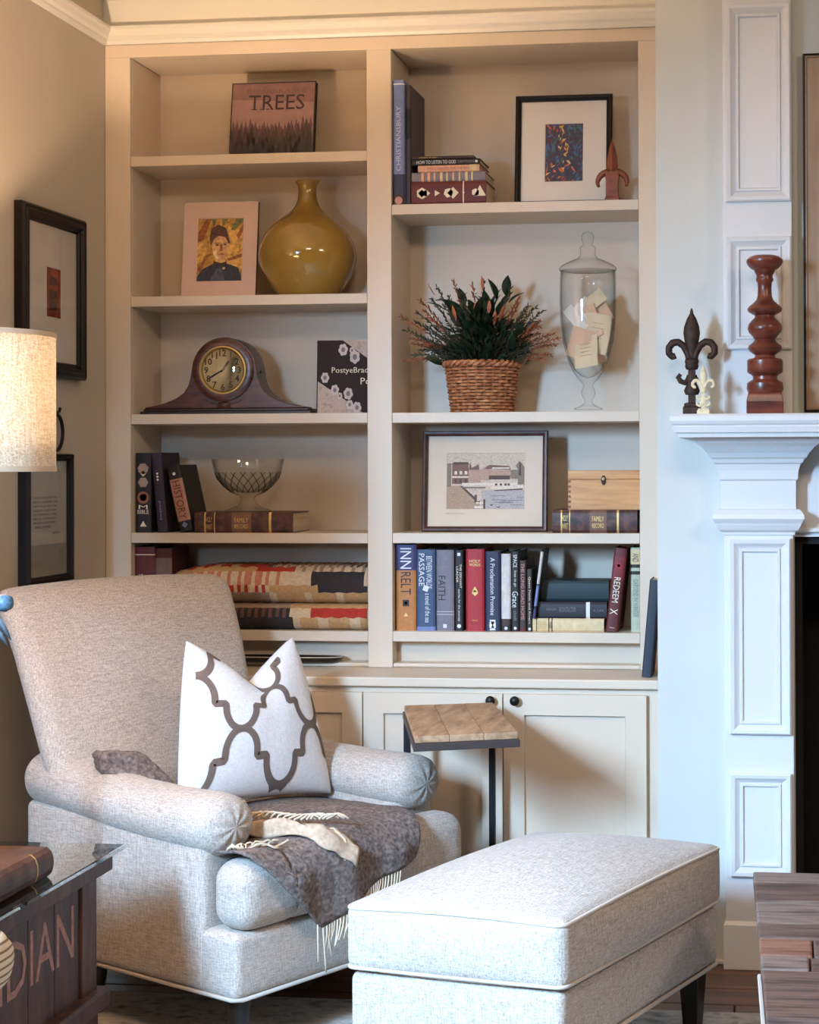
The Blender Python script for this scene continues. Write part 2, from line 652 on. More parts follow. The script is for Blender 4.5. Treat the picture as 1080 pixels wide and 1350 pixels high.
tag(MB().box(XL + 0.001, XB - 0.001, -0.22, 0.24, ZC - 0.026, ZC - 0.0005).build('countertop', case_paint, bevel=0.004),
    'long cream wooden ledge on top of the base cabinets, below the shelves', 'countertop')
cab = thing('base_cabinet', 'cream base cabinet with recessed panel doors behind the ottoman', 'cabinet', (XL, -0.2, 0))
cy = -0.2
MB().box(0.001, XB - XL - 0.002, 0, 0.42, 0.0, ZC - 0.028).build('carcass', case_paint, cab, bevel=0.001)
dx = [at(x, 950, y=cy - 0.02).x - XL for x in (108, 292.5, 478, 663, 853)]
zt, zb = 0.693, 0.10
pan_t = at(700, 940, y=cy - 0.02).z
for i in range(4):
    a, b = dx[i] + 0.0015, dx[i + 1] - 0.0015
    d = MB()
    s = 0.056
    frame_rings(d, a, b, zb, zt, [(0, 0), (0, -0.018), (s, -0.018), (s + 0.002, -0.007), (s + 0.004, -0.006)])
    dd = d.build('door', case_paint, cab, bevel=0.001)
    MB().box(a + s, b - s, -0.007, -0.0005, zb + s, zt - s).build('panel', case_paint, dd)
    kx = (a + 0.033) if i in (1, 3) else (b - 0.030)
    MB().lathe([(0.0, 0.026), (0.008, 0.0255), (0.0125, 0.021), (0.013, 0.016), (0.009, 0.010), (0.005, 0.006), (0.006, 0.0)], 20, M=Matrix.Translation((kx, -0.018, 0.677)) @ Matrix.Rotation(PI / 2, 4, 'X')).build('knob', black_metal, dd, smooth=True)

# ------------------------------------------------------------------ mantelpiece and overmantel
PX0, PX1, YP = 1.7205, 1.898, -0.30
mt = thing('mantelpiece', 'white painted fireplace mantelpiece with panelled pilaster and stepped cornice', 'mantelpiece', (PX0, YB, 0))


def mz(py):
    return at(990, py, y=-0.32).z


def collar(mb, lst, x0=0.0, x1=PX1 - PX0, y0=YP - YB):
    """rings stepping out round a pilaster: (z, overhang)"""
    rs = []
    for z, e in lst:
        rs.append([(x0 - e, 0, z), (x0 - e, y0 - e, z), (x1 + e, y0 - e, z), (x1 + e, 0, z)])
    return mb.rings(rs)


def panel_mould(x0, x1, z0, z1, y, parent, nm='panel_moulding'):
    m = MB()
    frame_rings(m, x0, x1, z0, z1, [(0, 0), (0, -0.010), (0.004, -0.014), (0.012, -0.013), (0.026, -0.002), (0.028, -0.008), (0.033, -0.008), (0.036, -0.0015), (0.0365, 0)], y)
    m.build(nm, mantel_paint, parent)


for xo in (0.0, 1.39):
    p = collar(MB(), [(0.0, 0.006), (0.115, 0.006), (0.125, 0.0), (1.13, 0.0)], xo, xo + PX1 - PX0).build('pilaster', mantel_paint, mt, bevel=0.0015)
    for (ya, yb_) in ((708, 968), (1017, 1156)):
        x0 = at(962, 800, y=YP).x - PX0 + xo
        x1 = at(1043, 800, y=YP).x - PX0 + xo
        panel_mould(x0, x1, at(1000, yb_, y=YP).z, at(1000, ya + 2, y=YP).z, YP - YB, p)
    zz = lambda q: mz(q)
    collar(MB(), [(zz(706), 0.004), (zz(702), 0.006), (zz(699), 0.014), (zz(693), 0.020), (zz(690), 0.022), (zz(684), 0.030), (zz(678), 0.028), (zz(672), 0.018), (zz(671), 0.008), (zz(634), 0.008),
                  (zz(632), 0.013), (zz(620), 0.015), (zz(612), 0.020), (zz(610), 0.026), (zz(605), 0.030), (zz(603), 0.036), (zz(597), 0.042), (zz(589), 0.056), (zz(584), 0.070), (zz(578), 0.074), (zz(574), 0.076)],
           xo, xo + PX1 - PX0).build('capital', mantel_paint, mt, bevel=0.001)
xs0, xs1 = at(884, 550, y=-0.44).x - PX0, 1.39 + (PX1 - PX0) + 0.13
ys = -0.46 - YB
zm = 1.4345
MB().rings([[(xs0 + e, 0, z), (xs0 + e, ys + e, z), (xs1 - e, ys + e, z), (xs1 - e, 0, z)] for z, e in
            [(mz(577), 0.020), (mz(572), 0.018), (mz(571), 0.010), (mz(564), 0.006), (mz(562), 0.010), (mz(560), 0.004), (mz(556), 0.0), (mz(550), 0.0), (zm - 0.006, 0.003), (zm, 0.010)]]).build('mantel_shelf', mantel_paint, mt)
MB().box(PX1 - PX0, 1.39, -0.004, 0, ZO1, mz(577)).build('frieze_board', mantel_paint, mt)
MB().box(PX1 - PX0, 1.39, -0.02, 0, mz(703), mz(697)).build('bead', mantel_paint, mt, bevel=0.004)
om = thing('overmantel_pilaster', 'white panelled pilaster rising from the mantel shelf behind the turned candlestick', 'pilaster', (PX0, YB, zm))
b0 = at(1000, 541, y=YP).z - zm
MB().box(0.0, PX1 - PX0, YP - YB, 0, 0.0005, 2.655 - zm).build('shaft', mantel_paint, om, bevel=0.0015)
for (ya, yb_) in ((5, 266), (312, 461)):
    panel_mould(at(957, 200, y=YP).x - PX0, at(1043, 200, y=YP).x - PX0, at(1000, yb_, y=YP).z - zm, at(1000, ya, y=YP).z - zm, YP - YB, om)
fr = thing('picture_frame', 'tan framed panel with thin dark edge, partly in view above mantel at right edge', 'frame', (1.932, YB - 0.002, zm + 0.012))
m = MB()
ft = at(1064, 75, y=YB).z - zm - 0.012
frame_rings(m, 0, 0.9, 0, ft, [(0, 0), (0, -0.018), (0.005, -0.020), (0.007, -0.014), (0.05, -0.012), (0.055, -0.004), (0.055, 0)])
m.build('frame', [streaks('tan_frame_wood', [(150, 120, 96), (178, 150, 124)], (40, 40, 4), 0.5)], fr)
m = MB()
frame_rings(m, -0.004, 0.904, -0.004, ft + 0.004, [(0, 0), (0, -0.019), (0.006, -0.0195), (0.006, 0)])
m.build('outer_edge', black_frame, fr)
MB().box(0.05, 0.85, -0.005, -0.001, 0.05, ft - 0.05).build('picture', mottle('tan_picture', [(140, 118, 96), (176, 154, 130)], 3), fr)

# ------------------------------------------------------------------ books
SWAP = Matrix(((0, 0, 1, 0), (0, 1, 0, 0), (1, 0, 0, 0), (0, 0, 0, 1)))


def cloth(name, rgb, rough=0.55):
    return plain('cover_' + name, rgb, rough, var=0.10, scale=70, bump=0.05)


def spine_poly(w, b, off=0.0):
    return [(-off, 0.006), (-off, 0.002 - off), (w * 0.12, -b * 0.55 - off), (w * 0.32, -b * 0.92 - off), (w * 0.5, -b - off), (w * 0.68, -b * 0.92 - off), (w * 0.88, -b * 0.55 - off), (w + off, 0.002 - off), (w + off, 0.006)]


def book(label, loc, w, h, d, cover, flat=False, rotz=0.0, tilt=0.0, title=(), bands=(), dots=(), pages=None, group=None, name='book', b=0.0022, t=0.0026, cat='book'):
    """w thickness, h height, d depth; spine faces -y. flat: lying on its side, spine along x"""
    if tilt > 0:
        loc = (loc[0], loc[1], loc[2] + w * math.sin(tilt) + 0.0002)
    root = thing(name, label, cat, loc, (0, tilt, rotz), group)
    Mx = SWAP if flat else None
    sp = spine_poly(w, b)
    mb = MB().prism([(0, d)] + sp + [(w, d), (w - t, d), (w - t, 0.006), (t, 0.006), (t, d)], 0, h, 'xy', 0, Mx)
    mb.build('cover', cover, root)
    MB().box(t, w - t, 0.0062, d - 0.004, 0.003, h - 0.003, 0, Mx).build('pages', pages or page_mat, root)
    if bands:
        mats, bm_ = [], MB()
        for z0, z1, mm in bands:
            if mm not in mats:
                mats.append(mm)
            bm_.prism(spine_poly(w, b, 0.0005), z0 * h, z1 * h, 'xy', mats.index(mm), Mx)
        bm_.build('spine_band', mats, root, kind='stuff')
    if title or dots:
        mats, tm = [], MB()
        for txt, pos, ln, hw, mm, dr in title:
            if mm not in mats:
                mats.append(mm)
            across = 0.5
            if isinstance(pos, tuple):
                pos, across = pos
            y = -b - 0.0009
            if flat:
                lettering(tm, txt, (pos * h, y, across * w), (1, 0, 0), (0, 0, 1), ln * h, hw * w, 0.0, mats.index(mm))
            elif dr == 'down':
                lettering(tm, txt, (across * w, y, pos * h), (0, 0, -1), (1, 0, 0), ln * h, hw * w, 0.0, mats.index(mm))
            elif dr == 'up':
                lettering(tm, txt, (across * w, y, pos * h), (0, 0, 1), (-1, 0, 0), ln * h, hw * w, 0.0, mats.index(mm))
            else:
                lettering(tm, txt, (across * w, y, pos * h), (1, 0, 0), (0, 0, 1), hw * w, ln * h, 0.0, mats.index(mm))
        for pos, sz, mm, sides, ang in dots:
            if mm not in mats:
                mats.append(mm)
            y = -b - 0.0008
            pts = [(w / 2 + math.cos(ang + 2 * PI * i / sides) * sz * w * 0.5, y, pos * h + math.sin(ang + 2 * PI * i / sides) * sz * w * 0.5) for i in range(sides)]
            tm.add(pts, [tuple(range(sides))], mats.index(mm), Mx)
        tm.build('lettering', mats, root, kind='stuff')
    return root


def xs(px, py, Y):
    return at(px, py, y=Y).x


def zs(px, py, Y):
    return at(px, py, y=Y).z


# bottom right shelf: the upright row
navy, black_c, maroon, teal = cloth('navy', (38, 46, 74)), cloth('black', (28, 26, 28)), cloth('maroon', (92, 28, 28)), cloth('teal', (26, 46, 50))
red_c, grey_c, orange_c, cream_c = cloth('red', (168, 34, 44)), cloth('grey', (122, 116, 126)), cloth('orange', (186, 122, 62)), cloth('cream', (216, 194, 150))
blue_c, blue_band, brown_c, green_c = cloth('blue', (60, 82, 116)), cloth('blue_band', (62, 60, 104)), cloth('brown', (60, 40, 36)), cloth('green', (176, 184, 160))
white_c, slate_c = cloth('white', (206, 202, 198)), cloth('slate', (112, 128, 178))
zb_ = ZS_R[3]
YS = 0.028


def row(x0, x1, ytop, label, cover, yb=833, d=0.16, base=zb_, **k):
    a, b_ = xs(x0, 780, YS), xs(x1, 780, YS)
    return book(label, (a, YS, base), b_ - a, zs((x0 + x1) / 2, ytop, YS) - base, d, cover, **k)


row(522.5, 548.5, 718, 'orange book with dark blue top band, leftmost on the bottom right shelf', orange_c,
    bands=[(0.70, 1.0, blue_band)], title=[('INN', 0.84, 0.24, 0.55, white_print, 'down'), ('RELT', 0.55, 0.26, 0.5, dark_print, 'down')], dots=[(0.32, 0.45, dark_print, 4, PI / 4), (0.32, 0.2, orange_c, 4, PI / 4), (0.18, 0.25, gold, 3, PI / 2)])
row(549.5, 574, 724.5, 'blue upright book with white lettering, between the orange book and the grey book', blue_c,
    title=[('BETWEEN WORLDS', (0.72, 0.68), 0.4, 0.3, white_print, 'down'), ('PASSAGE', (0.75, 0.28), 0.4, 0.3, white_print, 'down'), ('a novel of the sea', (0.28, 0.6), 0.36, 0.28, white_print, 'down')], bands=[(0.0, 0.05, slate_c)], dots=[(0.52, 0.4, white_print, 4, 0.4)])
row(575.5, 598.5, 725, 'grey upright book lettered FAITH on its spine', grey_c,
    title=[('FAITH', (0.53, 0.32), 0.3, 0.42, dark_print, 'down')], bands=[(0.20, 0.205, white_print), (0.235, 0.24, white_print)], dots=[(0.06, 0.3, white_print, 4, PI / 4)])
row(600, 611, 725.5, 'black slim book with two lines of small lettering, left of the red book', black_c,
    title=[('THE SERVANT', (0.68, 0.7), 0.3, 0.26, cream_print, 'down'), ('LEADER', (0.7, 0.3), 0.2, 0.24, cream_print, 'down'), ('stories for the journey', 0.32, 0.4, 0.32, white_print, 'down')], dots=[(0.06, 0.5, white_print, 8, 0), (0.95, 0.5, white_print, 4, PI / 4)])
row(614.5, 638.5, 724, 'red upright book with small gilt lettering across its spine', red_c,
    title=[('HOLY', 0.855, 0.035, 0.6, gold, 'across'), ('WORDS', 0.81, 0.035, 0.6, gold, 'across'), ('PRESS', 0.13, 0.015, 0.3, gold, 'across')], dots=[(0.5, 0.4, gold, 3, PI / 2), (0.465, 0.35, gold, 4, 0)])
row(640, 659.5, 727, 'navy upright book with one line of white script, right of the red book', navy,
    title=[('A Proclamation Promise', 0.56, 0.72, 0.3, white_print, 'down')], dots=[(0.08, 0.6, white_print, 4, PI / 4), (0.035, 0.5, white_print, 3, PI / 2), (0.12, 0.5, white_print, 3, -PI / 2)])
row(661, 673.5, 730, 'white upright book with dark foot, right of the navy book', white_c, bands=[(0.0, 0.07, black_c), (0.07, 0.16, brown_c)], dots=[(0.04, 0.35, white_print, 12, 0)],
    title=[('notes from home', 0.6, 0.5, 0.25, cream_print, 'down')])
row(674.5, 684.5, 727, 'black slim upright book with white lettering, beside the white book', black_c,
    title=[('SPACE', 0.88, 0.16, 0.5, white_print, 'down'), ('Grace', 0.40, 0.2, 0.8, white_print, 'down'), ('lines to go', 0.66, 0.2, 0.4, cream_print, 'down'), ('shell', 0.2, 0.12, 0.4, grey_c, 'down')], dots=[(0.04, 0.4, white_print, 12, 0)])
row(685, 694, 739, 'dark brown slim upright book with pink lettering, shorter than the black one', brown_c,
    title=[('THE LONG ROAD HOME', 0.56, 0.8, 0.5, cloth('pink', (196, 140, 130)), 'down')], bands=[(0.0, 0.05, maroon)])
row(694.7, 702, 750, 'shortest dark slim upright book in the row on the bottom right shelf', cloth('dark_umber', (48, 36, 32)),
    title=[('Quiet Fields and Rivers', 0.5, 0.75, 0.4, cream_print, 'down')], dots=[(0.04, 0.5, white_print, 12, 0)])
# bottom right shelf: lying books and leaning ones
a = xs(702.5, 824, YS)
L1 = xs(796.5, 824, YS) - a
h1 = zs(750, 815.5, YS) - zb_
book('cream book lying flat under the navy book on the bottom right shelf', (a, YS, zb_), h1, L1, 0.15, cream_c, flat=True,
     bands=[(0.05, 0.06, brown_c), (0.22, 0.235, brown_c), (0.265, 0.28, brown_c)], title=[('SELECTED', (0.13, 0.65), 0.13, 0.3, gold, ''), ('LETTERS', (0.13, 0.3), 0.12, 0.28, gold, ''), ('AND', 0.25, 0.03, 0.5, dark_print, '')])
z2 = zb_ + h1 + 0.0005
a = xs(709.5, 800, YS + 0.004)
h2 = zs(750, 794, YS + 0.004) - z2
dk = cloth('midnight', (36, 34, 44))
book('dark navy book with a white band, lying flat on the cream book', (a, YS + 0.004, z2), h2, xs(800, 800, YS) - a, 0.14, dk, flat=True,
     bands=[(0.70, 0.755, white_print)], title=[('RECONSTRUCTION', (0.43, 0.55), 0.24, 0.3, grey_c, ''), ('HISTORY', (0.2, 0.55), 0.15, 0.16, grey_c, ''), ('A LIFE', (0.88, 0.5), 0.15, 0.12, grey_c, '')])
z3 = z2 + h2 + 0.0005
a = xs(714, 780, 0.07)
book('dark teal book lying flat, set back on top of the navy book', (a, 0.066, z3), zs(750, 766, 0.066) - z3, xs(803, 780, 0.07) - a, 0.13, teal, flat=True)
a = xs(702.2, 810, YS - 0.018)
book('thin dark book with white and blue spine leaning beside the flat books', (a, YS - 0.018, z2 + 0.0004), 0.0072, zs(718, 724, YS) - z2, 0.12, black_c, tilt=0.128,
     bands=[(0.0, 0.14, blue_band), (0.5, 0.97, white_c), (0.18, 0.48, slate_c)], name='book')
a = xs(798.5, 833, YS - 0.005)
book('maroon thick book with cream lettering, leaning right beside the flat books', (a, YS - 0.005, zb_), xs(815, 833, YS) - a, (zs(815, 723.5, YS) - zb_) / math.cos(0.10), 0.155, maroon, tilt=0.115,
     title=[('REDEEM', 0.5, 0.3, 0.5, cream_print, 'down'), ('X', 0.24, 0.07, 0.6, cream_print, 'down'), ('lectures', 0.05, 0.02, 0.4, cream_print, 'across')], dots=[(0.79, 0.5, red_c, 14, 0), (0.79, 0.3, cream_print, 5, 0)],
     bands=[(0.62, 0.9, cloth('deep_red', (120, 30, 38)))], pages=red_c)
a = xs(831.5, 790, YS)
book('pale green patterned book, last at the right of the bottom right shelf', (a, YS + 0.01, zb_), XD - a - 0.001, zs(837, 722, YS) - zb_, 0.15, green_c,
     bands=[(0.76, 0.8, black_c), (0.68, 0.72, black_c), (0.8, 0.98, cream_c)], title=[('AND', 0.88, 0.1, 0.6, dark_print, 'down'), ('GARDENS IN WINTER', 0.4, 0.45, 0.5, grey_c, 'down')])

# top right shelf
zt_ = ZS_R[0]
a = xs(518.5, 200, 0.012)
tb = zs(526, 105.5, 0.012) - zt_
book('tall pale blue book at the left end of the top right shelf', (a, 0.012, zt_), xs(533, 200, 0.012) - a, tb, 0.20, slate_c,
     bands=[(0.0, 0.08, brown_c), (0.08, 0.245, navy), (0.962, 0.972, white_print)], title=[('CHRISTIANSBURY', 0.53, 0.52, 0.42, cloth('pale_blue', (186, 196, 224)), 'up')], dots=[(0.035, 0.7, cloth('pink', (196, 140, 130)), 10, 0)])
a2 = xs(534, 200, 0.03)
book('tall dark grey book standing between the pale blue book and the short stack', (a2, 0.03, zt_), xs(541.5, 200, 0.03) - a2, zs(538, 112, 0.03) - zt_, 0.19, cloth('charcoal', (70, 62, 68)),
     bands=[(0.55, 0.8, black_c)], pages=page_mat)
YT = 0.03
specs = [
    ('thick maroon book with cream emblems, lowest of the stack on the top right shelf', 542.5, 641, 268, 239, maroon, 0.155),
    ('grey striped book, second from the bottom in the top right stack', 543, 640, 239, 226.5, grey_c, 0.15),
    ('pale pink slim book in the middle of the stack on the top right shelf', 551, 632, 226.5, 217, cloth('blush', (216, 166, 142)), 0.14),
    ('black book lettered in white, second from top in the top right stack', 543, 632.5, 217, 209, black_c, 0.15),
    ('thin dark book with yellow lettering, topmost in the top right stack', 543, 624, 209, 204.5, cloth('umber', (44, 32, 30)), 0.13)]
zc_ = zt_
for i, (lb, p0, p1, yb_, yt_, cv, dp) in enumerate(specs):
    a = xs(p0, 250, YT)
    hh = zs(590, yt_, YT) - zc_ - 0.0004
    k = {}
    if i == 0:
        k = dict(dots=[(0.145, 0.5, cream_print, 6, 0), (0.145, 0.34, maroon, 4, 0), (0.20, 0.35, cream_print, 4, 0), (0.34, 0.3, cream_print, 3, PI / 2), (0.5, 0.42, cream_print, 6, 0.3), (0.56, 0.5, cream_print, 4, 0), (0.7, 0.1, cream_print, 4, 0), (0.92, 0.6, cream_print, 3, 0), (0.86, 0.34, cream_print, 6, 0)], bands=[(0.69, 0.705, cream_print)])
    if i == 1:
        k = dict(bands=[(0.13 + 0.085 * j, 0.13 + 0.085 * j + random.choice((0.02, 0.035)), random.choice((cream_c, slate_c, brown_c, cloth('blush', (216, 166, 142))))) for j in range(9)])
    if i == 2:
        k = dict(title=[('SMALL GRACES FOR THE DAY', 0.5, 0.7, 0.35, cloth('rose_ink', (170, 96, 84)), '')], bands=[(0.84, 0.95, cream_c)])
    if i == 3:
        k = dict(title=[('HOW TO LISTEN TO GOD', 0.36, 0.58, 0.6, white_print, ''), ('sermons', 0.80, 0.24, 0.4, grey_c, '')], dots=[(0.95, 0.5, white_print, 8, 0)])
    if i == 4:
        k = dict(title=[('a book of days', 0.26, 0.3, 0.6, gold, '')])
    book(lb, (a, YT + 0.002 * i, zc_ + 0.0002), hh, xs(p1, 250, YT) - a, dp, cv, flat=True, **k)
    zc_ += hh + 0.0004

# fourth left shelf: three dark books and the old book under the bowl
z4 = ZS_L[3]
a = xs(179.5, 650, YS)
book('black book with cream ornaments, leftmost beside the glass bowl', (a, YS, z4), xs(199, 650, YS) - a, zs(190, 597, YS) - z4, 0.15, cloth('ink', (30, 20, 24)),
     title=[('BIBLE', 0.26, 0.05, 0.75, cream_print, 'across'), ('M', 0.32, 0.05, 0.6, cream_print, 'across')],
     dots=[(0.80, 0.75, cloth('dusty', (170, 140, 128)), 7, 0.3), (0.74, 0.4, cream_print, 4, 0), (0.63, 0.7, cloth('dusty', (170, 140, 128)), 6, 0), (0.44, 0.8, cloth('rust', (150, 84, 66)), 16, 0), (0.44, 0.5, cream_print, 8, 0), (0.10, 0.5, cream_print, 3, PI / 2)])
a = xs(208, 700, YS)
book('dark purple book leaning left, between two black books beside the bowl', (a, YS, z4 + 0.0005), 0.030, (zs(210, 598, YS) - z4) / math.cos(0.09), 0.15, cloth('plum', (46, 30, 48)), tilt=-0.09,
     title=[('psalms', 0.27, 0.24, 0.3, cloth('lilac', (150, 130, 170)), 'down')], dots=[(0.74, 0.22, cream_print, 6, 0), (0.70, 0.22, cream_print, 6, 0), (0.66, 0.22, cream_print, 6, 0)])
a = xs(238.0, 700, YS)
book('black book with an orange lettered panel leaning left beside the old brown book', (a, YS, z4 + 0.0005), 0.037, 0.193, 0.15, black_c, tilt=-0.215,
     bands=[(0.16, 0.80, cloth('dusty_rose', (176, 130, 116)))], title=[('HISTORY', 0.48, 0.58, 0.6, cloth('rust_ink', (120, 50, 34)), 'down')], dots=[(0.88, 0.25, white_print, 12, 0), (0.1, 0.5, slate_c, 4, 0)])
leather = mottle('old_leather', [(40, 22, 20), (74, 42, 36), (104, 66, 54)], 40, 6, 0.5)


def old_book(label, p0, p1, yt_, base, y, d, gap):
    a, b_ = xs(p0, 690, y), xs(p1, 690, y)
    r = book(label, (a, y, base), zs((p0 + p1) / 2, yt_, y) - base, b_ - a, d, leather, flat=True,
             bands=[(0.10, 0.115, gold), (0.2, 0.21, gold), (gap, gap + 0.2, cloth('tan_label', (120, 84, 66))), (0.76, 0.785, gold)],
             title=[('HOLY', (0.15, 0.65), 0.07, 0.25, gold, ''), ('WRIT', (0.15, 0.3), 0.07, 0.25, gold, ''), ('FAMILY', (gap + 0.1, 0.62), 0.14, 0.22, gold, ''), ('RECORD', (gap + 0.1, 0.32), 0.14, 0.2, gold, '')], b=0.004)
    return r


old_book('old brown leather book lying flat under the cut glass bowl', 257, 386, 675.5, z4, 0.02, 0.17, 0.38)
zbk = zs(320, 675.5, 0.02)
old_book('old brown leather book lying flat under the wooden box', 728.5, 840.5, 672.5, ZS_R[2], 0.022, 0.18, 0.44)
zbx = zs(785, 672.5, 0.022)
# bottom left shelf: red books beside the quilt
z5 = ZS_L[4]
a = xs(178.2, 740, YS)
book('maroon upright book with cream lettering at the left of the folded quilt', (a, YS, z5), xs(204, 740, YS) - a, zs(190, 721, YS) - z5, 0.15, maroon,
     title=[('AND', (0.62, 0.3), 0.1, 0.25, cream_print, 'across'), ('LAW', (0.55, 0.7), 0.1, 0.3, cream_print, 'across')], bands=[(0.9, 0.91, cream_print), (0.42, 0.43, cream_print)])
a = xs(204.6, 740, YS)
book('dark red upright book with grey label, between the maroon book and the quilt', (a, YS, z5), xs(226, 740, YS) - a, zs(215, 723, YS) - z5, 0.15, cloth('oxblood', (74, 26, 25)),
     bands=[(0.35, 0.88, cloth('stone_label', (112, 88, 84)))], title=[('ACTS', 0.6, 0.12, 0.6, cloth('rust', (150, 84, 66)), 'across')])
# dark thin book leaning on the chimney wall
book('dark blue thin book standing on the ledge, leaning against the chimney wall', (at(846, 893, y=-0.165).x, -0.165, ZC), 0.026, 0.262, 0.12, cloth('blue_black', (38, 44, 58)), tilt=0.09, b=0.001)

# ------------------------------------------------------------------ cover-out book on the top left shelf
zA = ZS_L[0]
Y = 0.10
x0, x1 = xs(304, 195, Y), xs(415.5, 195, Y)
wd = x1 - x0
ht = zs(360, 109, 0.12) - zA + 0.004
bk = thing('book', 'dark picture book lettered TREES leaning face out on the top left shelf', 'book', (x0, Y - 0.02, zA), (-0.16, 0, 0))
MB().box(0, wd, 0, 0.003, 0, ht).box(0, wd, 0.015, 0.018, 0, ht).box(0, 0.003, 0, 0.018, 0, ht).build('cover', cloth('black', (28, 26, 28)), bk, bevel=0.001)
MB().box(0.003, wd - 0.004, 0.003, 0.015, 0.004, ht - 0.004).build('pages', page_mat, bk)
pr = MB()
mist, dusk, fog, tree1, tree2, tree3 = (plain(n, c, 0.35, var=0.12, scale=40) for n, c in (('mist', (150, 116, 112)), ('dusk', (128, 94, 90)), ('fog', (160, 124, 118)), ('far_trees', (92, 62, 64)), ('mid_trees', (64, 42, 46)), ('near_trees', (38, 26, 32))))
pr.add([(0.004, -0.0003, 0.004), (wd - 0.004, -0.0003, 0.004), (wd - 0.004, -0.0003, ht - 0.004), (0.004, -0.0003, ht - 0.004)], [(0, 1, 2, 3)], 0)
pr.add([(0.004, -0.0005, ht * 0.78), (wd - 0.004, -0.0005, ht * 0.72), (wd - 0.004, -0.0005, ht - 0.004), (0.004, -0.0005, ht - 0.004)], [(0, 1, 2, 3)], 1)
for (mi_, base, hmax, n, yy) in ((3, 0.36, 0.22, 28, -0.0007), (4, 0.26, 0.30, 20, -0.0009), (5, 0.12, 0.32, 15, -0.0011)):
    for i in range(n):
        xx = 0.006 + (wd - 0.012) * (i + random.random() * 0.8) / n
        edge = 0.55 + 0.9 * abs(xx / wd - 0.5)
        hh = ht * (base + hmax * random.uniform(0.3, 1) * edge)
        w_ = wd * 0.045
        l, r_ = max(0.005, xx - w_), min(wd - 0.005, xx + w_)
        pr.add([(l, yy, 0.005), (r_, yy, 0.005), (r_, yy, hh * 0.5), (xx + w_ * 0.35, yy, hh * 0.78), (xx + w_ * 0.6, yy, hh * 0.74), (xx, yy, hh), (xx - w_ * 0.6, yy, hh * 0.72), (xx - w_ * 0.3, yy, hh * 0.76), (l, yy, hh * 0.52)], [(0, 1, 2, 3, 4, 5, 6, 7, 8)], mi_)
lettering(pr, 'TREES', (wd * 0.54, -0.0013, ht * 0.73), (1, 0, 0), (0, 0, 1), wd * 0.66, ht * 0.2, 0.0, 6)
for (u0, u1, v0) in ((0.245, 0.315, 0.635), (0.345, 0.395, 0.635), (0.42, 0.46, 0.635)):
    pr.add([(wd * u0, -0.0013, ht * v0), (wd * u1, -0.0013, ht * v0), (wd * u1, -0.0013, ht * (v0 + 0.012)), (wd * u0, -0.0013, ht * (v0 + 0.012))], [(0, 1, 2, 3)], 6)
lettering(pr, 'REMARKABLE', (wd * 0.54, -0.0013, ht * 0.88), (1, 0, 0), (0, 0, 1), wd * 0.7, ht * 0.06, 0.0, 7)
pr.build('cover_print', [mist, dusk, fog, tree1, tree2, tree3, cloth('title_ink', (52, 34, 40)), cloth('faint_ink', (110, 80, 80))], bk, fix=False)

# ------------------------------------------------------------------ matted portrait, second left shelf
zB = ZS_L[1]
Y = 0.075
x0, x1 = xs(240.5, 330, Y), xs(338, 330, Y)
wd, ht = x1 - x0, zs(290, 266, Y + 0.03) - zB
pt = thing('matted_picture', 'unframed portrait in a wide pinkish mat leaning beside the olive vase', 'picture', (x0, Y - 0.012, zB), (-0.12, 0, 0))


def qx(px):
    return xs(px, 330, Y) - x0


def qz(py):
    return (zs(290, py, Y + 0.02) - zB)


bx0, bx1, bz0, bz1 = qx(258.5), qx(319.5), qz(372), qz(287)
m = MB()
frame_rings(m, 0, wd, 0, ht, [(0, 0.014), (0, 0)], 0)
m.build('mat_edge', plain('mat_edge', (120, 88, 72), 0.8), pt)
m = MB()
rs_ = [[(0, 0, 0), (wd, 0, 0), (wd, 0, ht), (0, 0, ht)], [(bx0, 0, bz0), (bx1, 0, bz0), (bx1, 0, bz1), (bx0, 0, bz1)], [(bx0 + 0.002, 0.0025, bz0 + 0.002), (bx1 - 0.002, 0.0025, bz0 + 0.002), (bx1 - 0.002, 0.0025, bz1 - 0.002), (bx0 + 0.002, 0.0025, bz1 - 0.002)]]
m.rings(rs_, 0, False, False).build('mat', plain('pink_mat', (206, 176, 164), 0.85, var=0.03), pt)
MB().box(0.001, wd - 0.001, 0.004, 0.0135, 0.001, ht - 0.001).build('backing', paper, pt)
pm = MB()
pw, ph = bx1 - bx0, bz1 - bz0
cols = [('p_ochre', (176, 132, 62)), ('p_gold', (206, 160, 84)), ('p_rust', (140, 84, 48)), ('p_green', (104, 108, 62)), ('p_skin', (206, 160, 112)), ('p_cap', (86, 54, 50)), ('p_coat', (46, 48, 66)), ('p_coatlight', (76, 80, 100)), ('p_lip', (166, 92, 74)), ('p_dark', (60, 42, 36)), ('p_pale', (222, 196, 150))]
pmats = [mottle(n, [tuple(int(v * 0.7) for v in c), c, tuple(min(255, int(v * 1.15)) for v in c)], 90, 4, 0.7) for n, c in cols]


def pol(pts, mi, lv):
    pm.add([(bx0 + u * pw, 0.0023 - 0.0002 * lv, bz0 + v * ph) for u, v in pts], [tuple(range(len(pts)))], mi)


def ell(cu, cv, a, b_, n=16):
    return [(cu + a * math.cos(2 * PI * i / n), cv + b_ * math.sin(2 * PI * i / n)) for i in range(n)]


